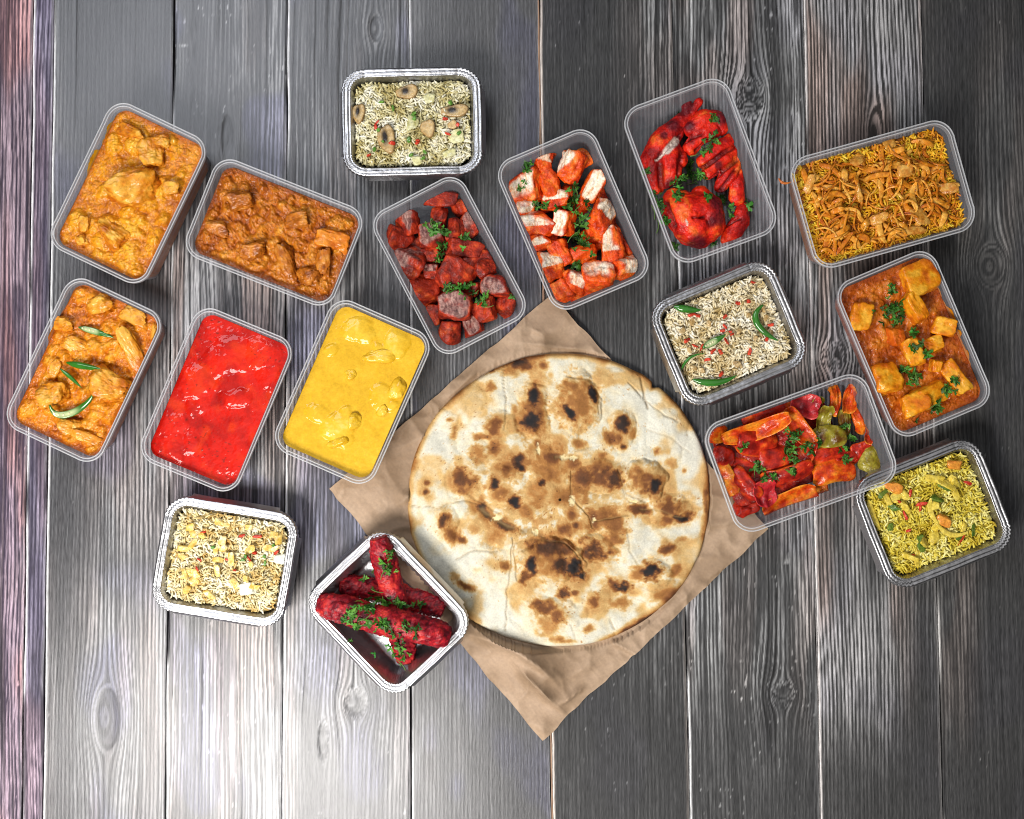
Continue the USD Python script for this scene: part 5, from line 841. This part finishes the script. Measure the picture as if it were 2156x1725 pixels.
bits(R6, scatter('f3', 34, 7, (35, 80), (25, 50), R6), 'egg_bit', 'egg', [(0, (.66, .40, .06)), (.5, (.76, .55, .16)), (1, (.82, .72, .45))], 'scrambled egg bit in the egg rice', 'wet_vegetable', 940, group='scrambled egg bits in the egg rice', rise=.0006)
bits(R6, [(665, 705, 100, 75, 0, 'large white egg piece at the lower right of the egg rice'), (880, 520, 80, 60, 20, 'second white egg piece near the right wall of the egg rice')], 'egg_white', 'egg', [(0, (.70, .70, .55)), (1, (.84, .84, .74))], '', 'wet_vegetable', 980, hz=.003)
bits(R5, scatter('f5', 9, 8, (25, 55), (9, 16), R5), 'red_pepper_bit', 'pepper bit', RP, 'small red pepper bit in the vegetable rice', 'wet_vegetable', 1000, group='red pepper bits in the vegetable rice')
bits(R5, scatter('f5', 12, 9, (25, 60), (18, 36), R5), 'green_pepper_bit', 'pepper bit', [(0, (.05, .11, .01)), (1, (.16, .22, .03))], 'dark green vegetable bit in the vegetable rice', 'wet_vegetable', 1020, group='green bits in the vegetable rice')
bits(R5, scatter('f5', 16, 10, (40, 90), (22, 45), R5), 'yellow_vegetable', 'vegetable', YB_, 'yellow vegetable piece in the vegetable rice', 'wet_vegetable', 1040, group='yellow pieces in the vegetable rice')
bits(R5, [(1240, 1170, 70, 45, -10, 'orange carrot piece at the upper left of the vegetable rice'), (1530, 1060, 70, 50, 0, 'orange yellow cube near the top of the vegetable rice'), (1360, 1570, 60, 50, 30, 'yellow cube near the bottom of the vegetable rice'), (1480, 1330, 60, 60, 0, 'orange yellow cube in the middle of the vegetable rice')], 'carrot_cube', 'carrot', OP, '', 'wet_vegetable', 1060, hz=.003)
def strip(crop, pts, w, col, label, name, cat, group=None, rg=None, matname='wet_vegetable', th=.0006, lift=.0012):
    ww = [seen(*crop.d(x, y), r=1) + [0, 0, lift] for x, y in pts]; z = np.mean([q[2] for q in ww]); ww = [np.array([q[0], q[1], .4 * q[2] + .6 * z]) for q in ww]
    v, f = tube(ww, [w * .4, w, w * 1.05, w * .9, w * .35], 16, 8, th / w if w > th else .8); k = np.clip(.5 + (fbm(v / .004, 3, 2) - .5) * 1.6, 0, 1); note(v)
    tag(obj(name, (v, f), matname, None, ramp(k, col)), label, cat, group)
strip(R5, [(1420, 1220), (1415, 1290), (1450, 1340)], .003, YB_, 'long yellow pepper strip in the middle of the vegetable rice', 'pepper_strip', 'pepper strip')
strip(R5, [(1120, 1230), (1140, 1300), (1175, 1370)], .0035, YB_, 'yellow strip along the left wall of the vegetable rice', 'pepper_strip', 'pepper strip')
strip(R5, [(1450, 1340), (1520, 1395), (1590, 1380)], .0028, YB_, 'yellow strip below the middle of the vegetable rice', 'pepper_strip', 'pepper strip')
chilli(R4, [(362, 1232), (420, 1245), (505, 1250)], 'green chilli in the upper left corner of the chilli rice', r=.0042)
chilli(R4, [(828, 1225), (790, 1300), (840, 1370), (908, 1410)], 'bent dark green chilli at the right of the chilli rice', r=.0038)
chilli(R4, [(512, 1448), (570, 1415), (635, 1378)], 'split light green chilli in the middle of the chilli rice', r=.0042, split=True)
chilli(R4, [(460, 1612), (560, 1630), (690, 1592)], 'long curved green chilli near the lower wall of the chilli rice', r=.0040)
chilli(R4, [(398, 1570), (440, 1505), (525, 1478)], 'thin pale green chilli stalk at the lower left of the chilli rice', r=.0016)
# fried onions over the spiced rice
FO = [(0, (.42, .085, .005)), (.5, (.70, .25, .014)), (1, (.80, .44, .08))]
b = B['c9']; rg = np.random.default_rng(3)
for q in range(210):
    l = np.array([[rg.uniform(-1, 1) * (b.W / 2 - .017), rg.uniform(-1, 1) * (b.L / 2 - .018), .05]]); w = b.w(l)[0]; a = rg.uniform(0, 6.28); L = rg.uniform(.006, .018); cv = rg.uniform(-.65, .65)
    pts = []
    for s in (-1, -.3, .4, 1):
        ang = a + cv * s; pts.append(w[:2] + L * s * np.array([math.cos(ang), math.sin(ang)]))
    lo = b.local(np.array(pts)); lo = np.clip(lo, [-b.W / 2 + .012, -b.L / 2 + .012], [b.W / 2 - .012, b.L / 2 - .012]); pts = b.c + lo[:, :1] * b.ex + lo[:, 1:] * b.ey
    ww = [np.array([*x, top(x[0], x[1], 1) + rg.uniform(.0002, .0022)]) for x in pts]; wd = rg.uniform(.0008, .0017) if rg.random() < .6 else rg.uniform(.002, .0044)
    v, f = tube(ww, [wd * .5, wd, wd, wd * .9, wd * .4], 12, 6, .4 if wd < .0018 else .22); k = np.clip(rg.uniform(.15, .85) + (fbm(v / .004 + q, 3, 2) - .5) * 1.2, 0, 1); note(v)
    tag(obj('fried_onion', (v, f), 'wet_vegetable', None, ramp(k, FO)), ('curled ' if abs(cv) > .35 else 'straight ') + ('broad ' if wd > .0018 else 'thin ') + ('long ' if L > .012 else 'short ') + 'fried onion strip on the spiced rice, ' + spot(ww[1]), 'fried onion', 'fried onion strips on the spiced rice')
bits(QB, [(1500, 1080, 130, 210, 25, 'largest tan onion flake at the lower right of the spiced rice'), (1780, 790, 190, 120, -15, 'tan onion flake at the right of the spiced rice'), (1960, 960, 150, 70, 10, 'pinkish onion flake at the right wall of the spiced rice'), (330, 760, 90, 220, -14, 'long onion flake at the left of the spiced rice'), (840, 490, 170, 100, 20, 'pale folded onion flake at the upper middle of the spiced rice'), (1340, 610, 150, 130, 0, 'round chicken bit in the upper right middle of the spiced rice'), (1160, 300, 120, 220, 15, 'onion flake near the upper wall of the spiced rice'), (850, 860, 50, 190, 20, 'narrow orange flake in the middle of the spiced rice'), (1050, 1130, 190, 120, 20, 'broad orange flake in the lower middle of the spiced rice'), (1430, 1250, 260, 80, 5, 'long flake by the lower wall of the spiced rice')], 'onion_flake', 'fried onion', [(0, (.42, .12, .012)), (.5, (.58, .25, .035)), (1, (.70, .42, .10))], '', 'wet_vegetable', 1100, hz=.0018, p=4, rise=.0010, noise=.2)
v, f = tube([QB.p(2, 688, .0605), QB.p(45, 735, .0625), QB.p(130, 728, .0635)], [.0006, .0016, .0013, .0005], 14, 8, .5)
tag(obj('onion_strip', (v, f), 'wet_vegetable', None, ramp(np.clip(fbm(v / .004, 3, 2), 0, 1), [(0, (.40, .07, .01)), (1, (.60, .20, .03))])), 'stray orange onion strip on the rim at the left end of the spiced rice tub', 'fried onion')
